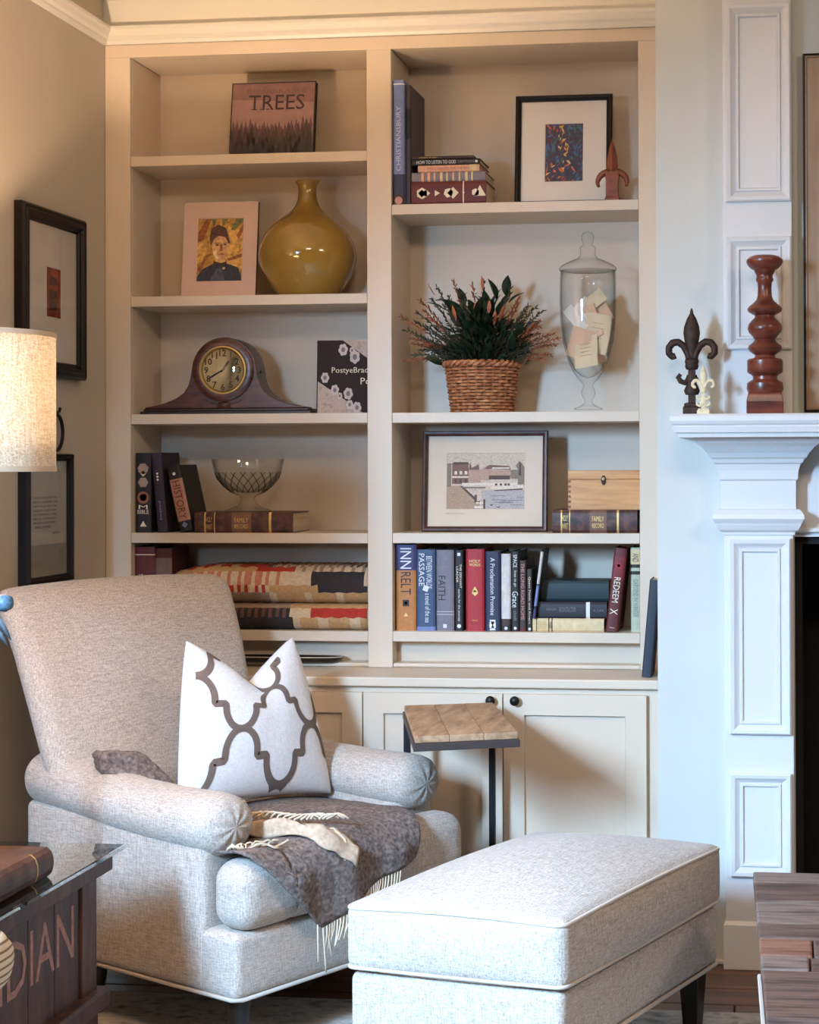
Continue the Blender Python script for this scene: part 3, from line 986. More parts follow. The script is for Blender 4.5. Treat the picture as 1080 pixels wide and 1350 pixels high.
pol([(0, 0), (1, 0), (1, 1), (0, 1)], 0, 0)
pol([(0.55, 0.25), (1, 0.2), (1, 0.8), (0.66, 0.86)], 1, 0.5)
pol([(0, 0.62), (0.14, 0.66), (0.3, 1), (0.2, 1), (0, 0.75)], 2, 0.6)
pol([(0.0, 0.3), (0.1, 0.3), (0.22, 0.5), (0.1, 0.64), (0, 0.6)], 1, 0.7)
pol([(0.03, 0.2), (0.12, 0.3), (0.2, 0.42), (0.3, 0.44), (0.18, 0.3), (0.1, 0.12)], 2, 0.8)
pol([(0.3, 1), (0.42, 1), (0.34, 0.84)], 3, 0.7)
pol([(0.52, 1), (0.66, 1), (0.54, 0.86)], 3, 0.7)
pol([(0.72, 0.82), (0.84, 1), (1, 1), (0.98, 0.94), (0.8, 0.8)], 3, 0.8)
pol([(0.66, 0.36), (0.98, 0.44), (0.98, 0.38), (0.7, 0.32)], 2, 0.8)
pol([(0.84, 0.72), (0.98, 0.9), (1, 0.82), (0.9, 0.66)], 2, 0.8)
pol([(0.02, 0.0), (0.02, 0.08), (0.14, 0.2), (0.36, 0.28), (0.66, 0.28), (0.9, 0.22), (0.98, 0.08), (0.98, 0)], 6, 1)
pol([(0.3, 0.02), (0.44, 0.2), (0.56, 0.2), (0.62, 0.02)], 7, 1.4)
pol([(0.36, 0.28), (0.40, 0.34), (0.64, 0.34), (0.66, 0.28), (0.52, 0.24)], 9, 1.6)
pol([(0.40, 0.32), (0.42, 0.42), (0.62, 0.42), (0.63, 0.31), (0.52, 0.29)], 4, 1.8)
pol(ell(0.52, 0.54, 0.19, 0.2), 4, 2.2)
pol([(0.27, 0.66), (0.3, 0.84), (0.46, 0.9), (0.62, 0.84), (0.72, 0.6), (0.68, 0.6), (0.6, 0.7), (0.46, 0.72), (0.36, 0.66), (0.30, 0.56)], 5, 2.6)
pol(ell(0.44, 0.575, 0.035, 0.014, 10), 9, 3)
pol([(0.37, 0.605), (0.5, 0.61), (0.5, 0.6), (0.38, 0.595)], 2, 3)
pol(ell(0.61, 0.58, 0.035, 0.014, 10), 9, 3)
pol([(0.56, 0.61), (0.68, 0.61), (0.67, 0.6), (0.56, 0.6)], 2, 3)
pol([(0.5, 0.58), (0.55, 0.58), (0.57, 0.48), (0.5, 0.48)], 2, 2.9)
pol([(0.47, 0.43), (0.53, 0.45), (0.6, 0.43), (0.53, 0.41)], 8, 3)
pol([(0.36, 0.44), (0.42, 0.36), (0.5, 0.34), (0.44, 0.44), (0.42, 0.52)], 10, 2.8)
pol(ell(0.6, 0.21, 0.03, 0.02, 8), 10, 3)
pm.build('painting', pmats, pt, fix=False)

# ------------------------------------------------------------------ olive vase
Y = 0.104
vx = xs(405.5, 300, Y)
sc = (xs(468, 330, Y) - xs(343, 330, Y)) / 125.0
ctl = [(30, 0), (36, 1), (48, 15), (58, 33), (62.5, 50), (61, 65), (55, 80), (47, 91), (37, 100), (26, 108), (18, 116), (13.2, 125), (11.8, 134), (11.8, 142), (13.2, 147), (15.6, 150.5)]
prf = [(0, 0)]
for i in range(len(ctl) - 1):
    p0, p1, p2, p3 = (Vector(ctl[max(0, min(len(ctl) - 1, i + k))]) for k in (-1, 0, 1, 2))
    for k in range(4):
        t_ = k / 4
        q = 0.5 * ((2 * p1) + (p2 - p0) * t_ + (2 * p0 - 5 * p1 + 4 * p2 - p3) * t_ * t_ + (3 * p1 - p0 - 3 * p2 + p3) * t_ ** 3)
        prf.append((q.x * sc, max(0, q.y) * sc * 0.985))
for r, z in ((15.9, 151.5), (14.4, 152), (12, 149), (10, 143), (10, 132)):
    prf.append((r * sc, z * sc * 0.985))
olive = mottle('olive_glaze', [(122, 94, 36), (148, 116, 48), (160, 130, 62)], 5, 3, 0.12)
olive.node_tree.nodes['Principled BSDF'].inputs['Coat Weight'].default_value = 0.5
v_ = MB().lathe(prf, 56).build('vase', olive, smooth=True, loc=(vx, Y, zB))
tag(v_, 'olive glazed bottle vase with round body and narrow neck', 'vase')

# ------------------------------------------------------------------ mantel clock, third left shelf
zC = ZS_L[2]
Y = 0.045
cl = thing('mantel_clock', 'dark mahogany tambour mantel clock with cream dial', 'clock', (xs(295, 500, Y), Y, zC))
mah = mottle('mahogany', [(44, 22, 18), (76, 38, 30), (100, 54, 42)], 18, 6, 0.3, axis=(1, 1, 5))


def ck(px, py):
    p = at(px, py, y=Y)
    return (p.x - cl.location.x, p.z - zC)


c0 = ck(296, 488)
R0 = ck(339, 488)[0] - c0[0]
right = [(R0 * math.sin(a), c0[1] - 0.002 + R0 * math.cos(a)) for a in [i * 0.16 for i in range(10)]]
tail = [ck(342, 498), ck(345, 508), ck(351, 517), ck(361, 524), ck(376, 530), ck(392, 534), ck(403, 535.5), ck(403, 539), ck(192, 539)]
half = right + [(p[0] - 0.004, p[1]) for p in tail[:7]]
left = [(-p[0] * (0.99 if i < 10 else 0.985), p[1]) for i, p in enumerate(half)]
xb_ = half[-1][0]
poly = list(reversed(left)) + half[1:] + [(xb_, ck(300, 538.5)[1]), (-xb_, ck(300, 538.5)[1])]
MB().prism(poly, 0.0, 0.085, 'xz').build('case', mah, cl, bevel=0.003)
zb2 = ck(300, 538.5)[1]
MB().box(ck(186, 541)[0], ck(411, 541)[0], -0.010, 0.095, 0.0, zb2 * 0.55).box(ck(190, 541)[0], ck(407, 541)[0], -0.006, 0.09, zb2 * 0.55, zb2).build('plinth', plain('plinth_wood', (40, 20, 17), 0.35), cl, bevel=0.002)
Rd = ck(324.5, 488)[0] - c0[0]
MM = Matrix.Translation((c0[0] - 0.003, 0, c0[1])) @ Matrix.Rotation(PI / 2, 4, 'X')
MB().lathe([(R0 * 0.93, 0.0), (R0 * 0.93, 0.006), (R0 * 0.88, 0.009), (Rd * 1.10, 0.008), (Rd * 1.08, 0.003), (Rd * 1.08, 0)], 48, M=MM).build('bezel_ring', mah, cl, smooth='auto')
MB().lathe([(Rd * 1.09, 0.004), (Rd * 1.08, 0.0095), (Rd * 1.03, 0.0105), (Rd * 1.0, 0.008), (Rd * 1.0, 0.004)], 48, M=MM).build('brass_bezel', gold, cl, smooth='auto')
MB().lathe([(0, 0.0062), (Rd * 1.01, 0.006)], 48, M=MM).build('dial', mottle('dial_paper', [(206, 174, 116), (228, 200, 146)], 30), cl)
nm = MB()
for i in range(1, 13):
    a = PI / 2 - i * PI / 6
    lettering(nm, str(i), (c0[0] - 0.003 + Rd * 0.76 * math.cos(a), -0.0068, c0[1] + Rd * 0.76 * math.sin(a)), (1, 0, 0), (0, 0, 1), None, Rd * 0.3, 0.02)
nm.build('numerals', dark_print, cl, fix=False)
for nm_, ang, ln, wd_ in (('hour_hand', 0.95, 0.55, 0.0035), ('minute_hand', 3.67, 0.78, 0.0028)):
    d = Vector((math.cos(ang), math.sin(ang)))
    n_ = Vector((-d.y, d.x))
    c2 = Vector((c0[0] - 0.003, c0[1]))
    p = [c2 - d * 0.008 + n_ * wd_ * 0.5, c2 + d * Rd * ln * 0.7 + n_ * wd_, c2 + d * Rd * ln, c2 + d * Rd * ln * 0.7 - n_ * wd_, c2 - d * 0.008 - n_ * wd_ * 0.5]
    MB().prism([tuple(q) for q in p], -0.0078, -0.0088, 'xz').build(nm_, black_metal, cl)
dome = MB().lathe([(Rd * 1.0, 0.0085), (Rd * 0.8, 0.0125), (Rd * 0.5, 0.0155), (0, 0.017)], 40, M=MM)
dome.build('crystal', clear_glass, cl, smooth=True)
for s in (-1, 1):
    MB().lathe([(0.0, -0.004), (0.003, -0.004), (0.004, 0.0), (0.003, 0.006)], 10, M=Matrix.Translation((s * (R0 + 0.002), 0.03, c0[1] - 0.005)) @ Matrix.Rotation(PI / 2 * -s, 4, 'Y')).build('side_pin', black_metal, cl)
orn = MB()
lz = (c0[1] - Rd * 1.35) * 0.62
for s in (-1, 1):
    orn.tube([(c0[0] + s * 0.004, -0.001, lz), (s * 0.02, -0.001, lz + 0.004), (s * 0.045, -0.001, lz + 0.010), (s * 0.06, -0.001, lz + 0.02)], [0.004, 0.003, 0.0025, 0.001], 6, flat=0.4)
orn.lathe([(0.0, 0.004), (0.012, 0.002), (0.013, 0)], 20, M=Matrix.Translation((0.0, 0, lz)) @ Matrix.Rotation(PI / 2, 4, 'X'), sx=1.6)
orn.build('carved_ornament', mah, cl, smooth=True)

# brown book with flowers, right of the clock
Y = 0.05
x0, x1 = xs(415.5, 500, Y), XB1 - 0.001
wd, ht = x1 - x0 + 0.03, zs(450, 448, Y + 0.01) - zC
fb = thing('book', 'square dark brown book with pale flowers and script leaning right of the clock', 'book', (x0, Y + 0.012, zC), (-0.06, 0, 0))
fw = x1 - x0 - 0.001
MB().box(0, fw, 0, 0.003, 0, ht).box(0, fw, 0.016, 0.019, 0, ht).box(0, 0.003, 0.003, 0.016, 0, ht).build('cover', brown_c, fb, bevel=0.001)
MB().box(0.003, fw - 0.002, 0.003, 0.016, 0.003, ht - 0.003).build('pages', page_mat, fb)
pm = MB()
fm = [plain('choc_print', (46, 30, 26), 0.6, spec=0.2), mottle('floral_cloth', [(150, 128, 118), (186, 166, 150), (170, 146, 140)], 60), plain('petal_print', (196, 182, 178), 0.6), plain('centre_print', (120, 104, 110), 0.6), cream_print]


def fp(pts, mi, lv):
    pm.add([(u * fw, -0.0002 * (lv + 1), v * ht) for u, v in pts], [tuple(range(len(pts)))], mi)


fp([(0.0, 0.0), (1, 0), (1, 1), (0.0, 1)], 0, 0)
fp([(0.02, 0.0), (0.02, 0.44), (0.45, 0.22), (0.85, 0.0)], 1, 1)
fp([(0.46, 1.0), (1, 1), (1, 0.7), (0.75, 0.84)], 1, 1)
for u, v, r_ in ((0.47, 0.87, 0.09), (0.68, 0.77, 0.1), (0.15, 0.49, 0.08), (0.33, 0.32, 0.08), (0.57, 0.27, 0.09), (0.42, 0.24, 0.05), (0.6, 0.12, 0.07), (0.73, 0.08, 0.085), (0.63, 0.86, 0.05)):
    for k in range(6):
        a = k * PI / 3 + u * 7
        fp(ell(u + 0.55 * r_ * math.cos(a), v + 0.55 * r_ * math.sin(a), r_ * 0.42, r_ * 0.42, 8), 2, 2 + 0.2 * k)
    fp(ell(u, v, r_ * 0.4, r_ * 0.4, 10), 3, 4)
lettering(pm, 'PostyeBrada', (0.63 * fw, -0.0014, 0.58 * ht), (1, 0, 0), (0, 0, 1), 0.72 * fw, 0.1 * ht, 0.0, 4)
lettering(pm, 'Po', (0.88 * fw, -0.0014, 0.44 * ht), (1, 0, 0), (0, 0, 1), 0.18 * fw, 0.09 * ht, 0.0, 4)
pm.build('cover_print', fm, fb, fix=False)

# ------------------------------------------------------------------ cut glass bowl on the old book
Y = 0.10
bx_ = xs(327, 650, Y)
k_ = (xs(373, 640, Y) - xs(282, 640, Y)) / 91
cut = glass('cut_glass', (0.995, 0.995, 0.985), (0.45, 0.45, 0.43), 0.25, 0.02, 0.3)
gb = thing('glass_bowl', 'footed cut glass bowl standing on the old brown book', 'bowl', (bx_, Y, zbk + 0.0002))
op = [(0, 0), (28, 0), (29, 1.5), (22, 4), (13, 8), (9, 13), (8.5, 17), (11, 20), (20, 24), (30, 32), (38, 42), (43, 53), (45.2, 64), (45.5, 67)]
ip = [(44, 67), (43.4, 62), (41, 53), (36, 43), (28, 34), (18, 27), (8, 24), (0, 23)]
n_ = 64
rr_ = []
for i, (r, z) in enumerate(op):
    ring = []
    for j in range(n_):
        a = 2 * PI * j / n_
        amp = 0.0
        if 8 <= i <= 10:
            amp = 0.045 * (1 if (j + i) % 2 else -1)
        elif i <= 4:
            amp = 0.04 * math.cos(8 * a)
        ring.append((r * k_ * (1 + amp) * math.cos(a), r * k_ * (1 + amp) * math.sin(a), z * k_))
    rr_.append(ring)
for r, z in ip:
    rr_.append([(r * k_ * math.cos(2 * PI * j / n_), r * k_ * math.sin(2 * PI * j / n_), z * k_) for j in range(n_)])
MB().rings(rr_[1:-1], 0, True, True).build('bowl', cut, gb, smooth='auto')
cm = MB()
for s in (1, -1):
    for j in range(20):
        pts = []
        for q in range(7):
            t_ = q / 6
            z = 25 + 25 * t_
            r = 21 + 20.5 * (t_ ** 0.7) + 0.4
            a = 2 * PI * j / 20 + s * 0.55 * t_
            pts.append((r * k_ * math.cos(a), r * k_ * math.sin(a), z * k_))
        cm.tube(pts, 0.5 * k_, 4)
cm.build('cut_pattern', glass('cut_line', (0.8, 0.8, 0.78), (0.3, 0.3, 0.29), 0.6, 0.03, 0.8), gb, kind='stuff')

# ------------------------------------------------------------------ abstract picture, top right shelf
FRP = [(0, 0), (0, -0.013), (0.004, -0.017), (0.012, -0.016), (0.018, -0.012), (0.021, -0.011), (0.021, -0.004)]


def framed(name, label, x0, x1, z0, z1, y, fw, frame_mat, art, lean=0.0, depth=0.017, cat='picture', back=True, group=None):
    """frame moulding, mat board with bevelled window, print"""
    w, h = x1 - x0, z1 - z0
    root = thing(name, label, cat, (x0, y, z0), (-lean, 0, 0), group)
    s = fw / 0.021
    m = MB()
    frame_rings(m, 0, w, 0, h, [(i * s, d * depth / 0.017) for i, d in FRP] + [(fw, 0.0)], 0.0)
    m.build('frame', frame_mat, root)
    MB().box(0.002, w - 0.002, -0.001, 0.003, 0.002, h - 0.002).build('backing', paper, root)
    art(root, w, h, fw)
    return root


def mat_window(root, w, h, fw, bx0, bx1, bz0, bz1, mat=None, y=-0.005):
    m = MB()
    m.rings([[(fw * 0.9, y, fw * 0.9), (w - fw * 0.9, y, fw * 0.9), (w - fw * 0.9, y, h - fw * 0.9), (fw * 0.9, y, h - fw * 0.9)],
             [(bx0, y, bz0), (bx1, y, bz0), (bx1, y, bz1), (bx0, y, bz1)],
             [(bx0 + 0.0015, y + 0.002, bz0 + 0.0015), (bx1 - 0.0015, y + 0.002, bz0 + 0.0015), (bx1 - 0.0015, y + 0.002, bz1 - 0.0015), (bx0 + 0.0015, y + 0.002, bz1 - 0.0015)]], 0, False, False)
    m.build('mat', mat or white_mat, root)


Y = 0.12
ax0, ax1 = xs(679, 250, Y), xs(807, 250, Y)
az1 = zs(740, 128, Y + 0.04) + 0.003


def abstract(root, w, h, fw):
    b0, b1 = xs(717.5, 200, Y) - ax0, xs(768.5, 200, Y) - ax0
    c0_, c1_ = zs(740, 240, Y + 0.01) - zt_, zs(740, 163, Y + 0.03) - zt_
    mat_window(root, w, h, fw, b0, b1, c0_, c1_)
    p = MB()
    base = mottle('abstract_ground', [(36, 50, 84), (60, 88, 110), (70, 52, 62), (52, 60, 90), (60, 44, 60), (60, 90, 84)], 45, 6, 0.6, 2.0)
    cs = [base] + [plain(n, c, 0.6, var=0.25, scale=120) for n, c in (('dab_orange', (206, 104, 50)), ('dab_yellow', (216, 170, 80)), ('dab_blue', (70, 104, 160)), ('dab_teal', (58, 104, 100)), ('dab_red', (176, 50, 40)), ('dab_plum', (84, 44, 62)), ('dab_sand', (206, 182, 130)))]
    aw, ah = b1 - b0, c1_ - c0_
    p.add([(b0, -0.0028, c0_), (b1, -0.0028, c0_), (b1, -0.0028, c1_), (b0, -0.0028, c1_)], [(0, 1, 2, 3)], 0)
    rnd = random.Random(3)
    for i in range(150):
        u, v = rnd.random(), rnd.random()
        d = abs((u - 0.52) * 0.9 + (v - 0.55) * 0.25) + abs(v - 0.55) * 0.3
        if v < 0.3 and u < 0.75:
            mi = rnd.choice((1, 1, 5, 1, 7))
        elif d < 0.16:
            mi = rnd.choice((2, 2, 7, 1))
        elif v > 0.8 and u < 0.5:
            mi = rnd.choice((5, 1, 5, 3))
        elif u < 0.4:
            mi = rnd.choice((3, 3, 4, 6))
        else:
            mi = rnd.choice((4, 6, 3, 4, 3))
        a = rnd.uniform(0.3, 2.4)
        l, t_ = rnd.uniform(0.04, 0.11), rnd.uniform(0.012, 0.035)
        pts = []
        for (du, dv) in ((-l, -t_ * 0.4), (0, -t_), (l, 0), (0, t_)):
            uu = min(0.985, max(0.015, u + du * math.cos(a) - dv * math.sin(a)))
            vv = min(0.985, max(0.015, v + (du * math.sin(a) + dv * math.cos(a)) * aw / ah))
            pts.append((b0 + uu * aw, -0.0029 - i * 0.000005, c0_ + vv * ah))
        p.add(pts, [(0, 1, 2, 3)], mi)
    p.build('painting', cs, root, fix=False)


framed('framed_picture', 'black framed picture with white mat around a small colourful abstract painting', ax0, ax1, zt_, az1, Y, 0.017, black_frame, abstract, 0.11)

# carved finial beside it
Y = 0.03
fx = xs(807.5, 240, Y)
s_ = (xs(828, 240, Y) - xs(787, 240, Y)) / 41
rust = plain('rusty_brown_iron', (124, 66, 46), 0.5, 0.2, var=0.3, scale=50, bump=0.3)
fl = thing('finial', 'rust brown wooden fleur finial with curled arms beside the abstract picture', 'ornament', (fx, Y, zt_))
bl = [(0, 0.36), (0.1, 0.0)]
m = MB()
spear = [(0, 82), (-3.4, 72), (-6.5, 58), (-7.6, 46), (-6.2, 38), (6.2, 38), (7.6, 46), (6.5, 58), (3.4, 72)]
rg = []
for z, hw, dp in ((38, 6.0, 3.2), (46, 7.6, 4.2), (58, 6.6, 4.0), (70, 3.8, 2.6), (80, 0.9, 0.8), (83, 0.1, 0.1)):
    rg.append([(-hw * s_, 0, z * s_), (0, -dp * s_, z * s_), (hw * s_, 0, z * s_), (0, dp * s_, z * s_)])
m.rings(rg).build('spear', rust, fl, bevel=0.0008)
m = MB()
for s in (-1, 1):
    arc = [(s * (4 + 15.5 * math.sin(t_)) * s_, 0, (24 + 14.5 * math.cos(t_) * (1 if t_ < 1.57 else 0.7)) * s_) for t_ in [i * 0.26 for i in range(9)]]
    m.tube(arc, [4.6 * s_, 4.6 * s_, 4.4 * s_, 4.2 * s_, 3.8 * s_, 3.4 * s_, 2.8 * s_, 2.2 * s_, 1.6 * s_], 8)
m.build('curled_arm', rust, fl, smooth=True)
MB().rings([[(-a * s_, -b_ * s_, z * s_), (a * s_, -b_ * s_, z * s_), (a * s_, b_ * s_, z * s_), (-a * s_, b_ * s_, z * s_)] for z, a, b_ in ((0, 9.5, 6), (4, 9.5, 6), (6, 8, 5), (22, 7.5, 5), (32, 9, 5), (38, 8, 4.5), (40, 6, 3))]).build('stem', rust, fl, bevel=0.0008)

# ------------------------------------------------------------------ wicker basket of foliage, second right shelf
zD = ZS_R[1]
Y = 0.10
kx = xs(636, 510, Y)
k_ = (xs(684, 490, Y) - xs(588, 490, Y)) / 96
bs = thing('plant_basket', 'woven wicker basket of dark leafy foliage with orange sprigs', 'basket', (kx, Y, zD))
wick = mottle('wicker', [(124, 70, 42), (176, 112, 72), (206, 150, 104)], 60, 4, 0.6)
H = 62 * k_
m = MB()
nst = 26
rows = 15
for r in range(rows):
    z = H * (r + 0.5) / rows
    R_ = (39 + 8.0 * (z / H)) * k_
    pts = []
    for i in range(nst * 4):
        a = 2 * PI * i / (nst * 4)
        off = 1.4 * k_ * math.cos(nst / 2 * a * 1.0 + r * PI)
        pts.append(((R_ + off) * math.cos(a), (R_ + off) * math.sin(a), z))
    m.tube(pts, 1.95 * k_, 5, closed=True)
m.build('woven_body', wick, bs, smooth=True, kind='stuff')
m = MB()
for i in range(nst):
    a = 2 * PI * (i + 0.5) / nst
    m.tube([(38.5 * k_ * math.cos(a), 38.5 * k_ * math.sin(a), 0.001), (46.8 * k_ * math.cos(a), 46.8 * k_ * math.sin(a), H)], 1.7 * k_, 5)
m.build('stakes', plain('wicker_stake', (150, 92, 58), 0.6, var=0.2), bs, smooth=True, kind='stuff')
m = MB()
for ph in (0, PI):
    pts = []
    for i in range(150):
        a = 2 * PI * i / 150
        R_ = 48.5 * k_ + 2.2 * k_ * math.cos(17 * a + ph)
        pts.append((R_ * math.cos(a), R_ * math.sin(a), H + 1.0 * k_ + 2.2 * k_ * math.sin(17 * a + ph)))
    m.tube(pts, 2.4 * k_, 6, closed=True)
m.build('braided_rim', wick, bs, smooth=True)
MB().lathe([(0, 0), (38 * k_, 0), (44 * k_, H * 0.9), (0, H * 0.9)], 24).build('moss', plain('dark_moss', (26, 28, 20), 0.95, var=0.3, scale=60, bump=0.6), bs)
leaf_mats = [mottle('leaf_dark', [(16, 26, 18), (30, 46, 30), (46, 64, 42)], 30, 3, 0.35), mottle('leaf_mid', [(38, 60, 40), (66, 90, 60)], 30, 3, 0.45), mottle('leaf_rust', [(150, 76, 44), (196, 118, 80)], 30, 3, 0.6)]


def leaf_mesh(L, Wd, curl, nm, mat):
    m = MB()
    nL = 7
    v, f = [], []
    for i in range(nL + 1):
        t_ = i / nL
        w_ = Wd * (math.sin(PI * min(1, t_ * 0.96 + 0.03)) ** 0.8) * (1 - 0.25 * t_)
        zc2 = curl * t_ * t_
        v += [(-w_, t_ * L, zc2 + w_ * 0.35), (0, t_ * L, zc2), (w_, t_ * L, zc2 + w_ * 0.35)]
    for i in range(nL):
        for j in (0, 1):
            a = i * 3 + j
            f.append((a, a + 1, a + 4, a + 3))
    m.add(v, f)
    o = m.build(nm, mat, None, smooth=True, fix=False)
    return o


LEAF = [leaf_mesh(0.08, 0.021, -0.02, 'leaf', leaf_mats[0]), leaf_mesh(0.07, 0.012, -0.012, 'leaf', leaf_mats[1]), leaf_mesh(0.055, 0.010, 0.01, 'leaf', leaf_mats[2])]
rnd = random.Random(11)


def put_leaf(kind, pos, dirv, roll, s, first=[True, True, True]):
    src = LEAF[kind]
    if first[kind]:
        o = src
        first[kind] = False
    else:
        o = src.copy()
        COL.objects.link(o)
    o.parent = bs
    d = Vector(dirv).normalized()
    q = d.to_track_quat('Y', 'Z')
    o.rotation_euler = (q @ Matrix.Rotation(roll, 4, 'Y').to_quaternion()).to_euler()
    o.location = pos
    o.scale = (s, s, s)
    return o


YMAX = DEP - Y - 0.006
for i in range(190):
    a = rnd.uniform(0, 2 * PI)
    el = rnd.uniform(0.45, 1.45)
    hgt = rnd.uniform(-2, 70) * (0.35 + 0.65 * math.sin(el))
    rad = rnd.uniform(8, 52) * math.cos(el) * 1.35
    p = Vector((rad * k_ * math.cos(a), rad * k_ * math.sin(a) * 0.7, H + hgt * k_))
    d = Vector((math.cos(a) * math.cos(el), math.sin(a) * math.cos(el) * 0.7 - 0.2, math.sin(el)))
    s = rnd.uniform(0.55, 0.95)
    if p.y + d.normalized().y * 0.085 * s > YMAX - 0.02:
        d.y = -abs(d.y)
    put_leaf(rnd.choice((0, 0, 0, 0, 1)), p, d, rnd.uniform(-1.6, 1.6), s)
for (px_, py_, ang, s) in ((655, 395, 0.15, 1.0), (668, 390, -0.1, 0.95), (662, 405, -0.5, 0.9), (650, 408, 0.6, 0.9), (600, 415, 0.5, 1.0), (588, 410, 0.9, 0.9), (612, 405, 0.1, 0.9), (672, 400, -0.8, 0.9), (640, 412, 0.3, 0.9), (596, 400, 1.2, 0.8)):
    p = Vector((xs(px_, py_, Y) - kx, -0.01, zs(px_, py_, Y) - zD))
    put_leaf(0, p, (-math.sin(ang), -0.25, math.cos(ang)), rnd.uniform(-0.5, 0.5), s * 0.8)
for (px_, py_, ang, s) in ((640, 385, 0.15, 0.9), (605, 425, 0.3, 1.0), (662, 425, -0.5, 1.1), (655, 430, -0.2, 0.9), (632, 420, 0.1, 0.8), (648, 415, -0.1, 0.8), (697, 440, -0.9, 0.9), (578, 392, 0.7, 0.9)):
    p = Vector((xs(px_, py_, Y) - kx, -0.045, zs(px_, py_, Y) - zD))
    put_leaf(2, p, (-math.sin(ang), -0.3, math.cos(ang)), rnd.uniform(-0.5, 0.5), s * 0.85)
# heather sprigs: many tiny needles, too small to pick apart
sp, sp2 = MB(), MB()


def needle(mb, p, d, L, w_):
    d = Vector(d).normalized()
    n1 = d.orthogonal().normalized() * w_
    n2 = d.cross(n1).normalized() * w_
    q = p + d * L
    m1 = p + d * L * 0.45
    mb.add([tuple(p), tuple(m1 + n1), tuple(m1 - n1 * 0.5 + n2 * 0.87), tuple(m1 - n1 * 0.5 - n2 * 0.87), tuple(q)], [(0, 1, 2), (0, 2, 3), (0, 3, 1), (4, 2, 1), (4, 3, 2), (4, 1, 3)])


tips = [(534, 420), (538, 436), (552, 470), (540, 477), (548, 425), (572, 396), (566, 455), (575, 440), (720, 412), (715, 425), (712, 440), (735, 455), (728, 468), (722, 475), (700, 405), (690, 395), (592, 392), (610, 385), (628, 375), (700, 452), (740, 448), (560, 410), (555, 445), (706, 430), (548, 455), (640, 372), (678, 382), (560, 398), (550, 412), (582, 382), (543, 446), (558, 462), (590, 405), (600, 372), (616, 390), (648, 398), (684, 402), (694, 412), (708, 405), (716, 432), (700, 466), (690, 430), (570, 420), (565, 432), (580, 460), (730, 440)]
for ti, (px_, py_) in enumerate(tips):
    e = Vector((xs(px_, py_, Y) - kx, rnd.uniform(-0.07, 0.0), zs(px_, py_, Y) - zD))
    b_ = Vector((e.x * 0.15, e.y * 0.3, H * 0.95))
    mid = (b_ + e) / 2 + Vector((0, 0, 0.022))
    pts = [b_ * (1 - t_) ** 2 + mid * 2 * t_ * (1 - t_) + e * t_ * t_ for t_ in [i / 12 for i in range(13)]]
    sp.tube(pts, [0.0011 - 0.00005 * i for i in range(13)], 4)
    rusty = ti % 3 == 0 or ti in (10, 11, 13, 20)
    for i in range(64):
        t_ = 0.3 + 0.7 * i / 64
        j = min(11, int(t_ * 12))
        p = pts[j] + (pts[j + 1] - pts[j]) * (t_ * 12 - j)
        tg = (pts[j + 1] - pts[j]).normalized()
        d = tg + Vector((rnd.uniform(-1, 1), rnd.uniform(-1, 1), rnd.uniform(-1, 1))) * 0.8
        L_ = rnd.uniform(0.008, 0.017)
        if p.y + L_ > YMAX:
            continue
        needle(sp2 if (rusty and t_ > 0.6) else sp, p, d, L_, 0.0021)
for i in range(1300):
    a = rnd.uniform(0, 2 * PI)
    r = rnd.uniform(10, 62) * k_
    p = Vector((r * math.cos(a), r * math.sin(a) * 0.6 - 0.01, H + rnd.uniform(0, 30) * k_))
    d = Vector((math.cos(a), math.sin(a) - 0.3, rnd.uniform(0.1, 1.2)))
    needle(sp, p, d, rnd.uniform(0.015, 0.03), 0.0017)
sp.build('sprig', mottle('sprig_green', [(36, 44, 34), (66, 70, 52), (84, 70, 56)], 50, 3, 0.7), bs, kind='stuff')
sp2.build('rust_sprig', mottle('sprig_rust', [(120, 64, 44), (178, 104, 72)], 50, 3, 0.7), bs, kind='stuff', label='orange brown heather tips')

# ------------------------------------------------------------------ apothecary jar with notes
Y = 0.095
jx = xs(775.5, 450, Y)
k_ = (xs(811, 400, Y) - xs(740, 400, Y)) / 71


def jz(py):
    return zs(775, py, Y) - zD


jar = thing('glass_jar', 'tall lidded glass apothecary jar on a stem, filled with paper notes', 'jar', (jx, Y, zD))
op = [(0, 540), (18, 540), (18.5, 538.5), (10, 535), (5, 531), (5, 527), (8, 523), (9.5, 518), (8, 513), (6, 509), (8, 505), (13, 500), (20, 490), (27, 474), (33, 450), (36, 425), (37, 395), (36.5, 370), (36, 357)]
ip = [(34.5, 357), (35, 372), (35.4, 395), (34.4, 425), (31, 450), (25, 474), (18, 488), (9, 496), (0, 499)]
pf = [(r * k_, max(0.0, jz(z))) for r, z in op + ip]
MB().lathe(pf, 48).build('jar_body', clear_glass, jar, smooth=True)
lp = [(33.5, 357.5), (37.5, 356.5), (37.8, 354), (34, 350), (24, 345), (14, 341), (10.5, 337), (10, 330), (11, 327.5), (9.5, 325), (6, 324), (6.5, 321), (8, 316), (8.2, 311), (6, 307), (0, 305)]
MB().lathe([(r * k_, jz(z)) for r, z in lp], 40).build('lid', clear_glass, jar, smooth=True)
notes_m = [plain('note_cream', (232, 210, 176), 0.85, var=0.04), plain('note_peach', (228, 190, 160), 0.85, var=0.05), plain('note_white', (232, 226, 214), 0.85, var=0.03)]
ink = plain('note_ink', (176, 140, 112), 0.8)
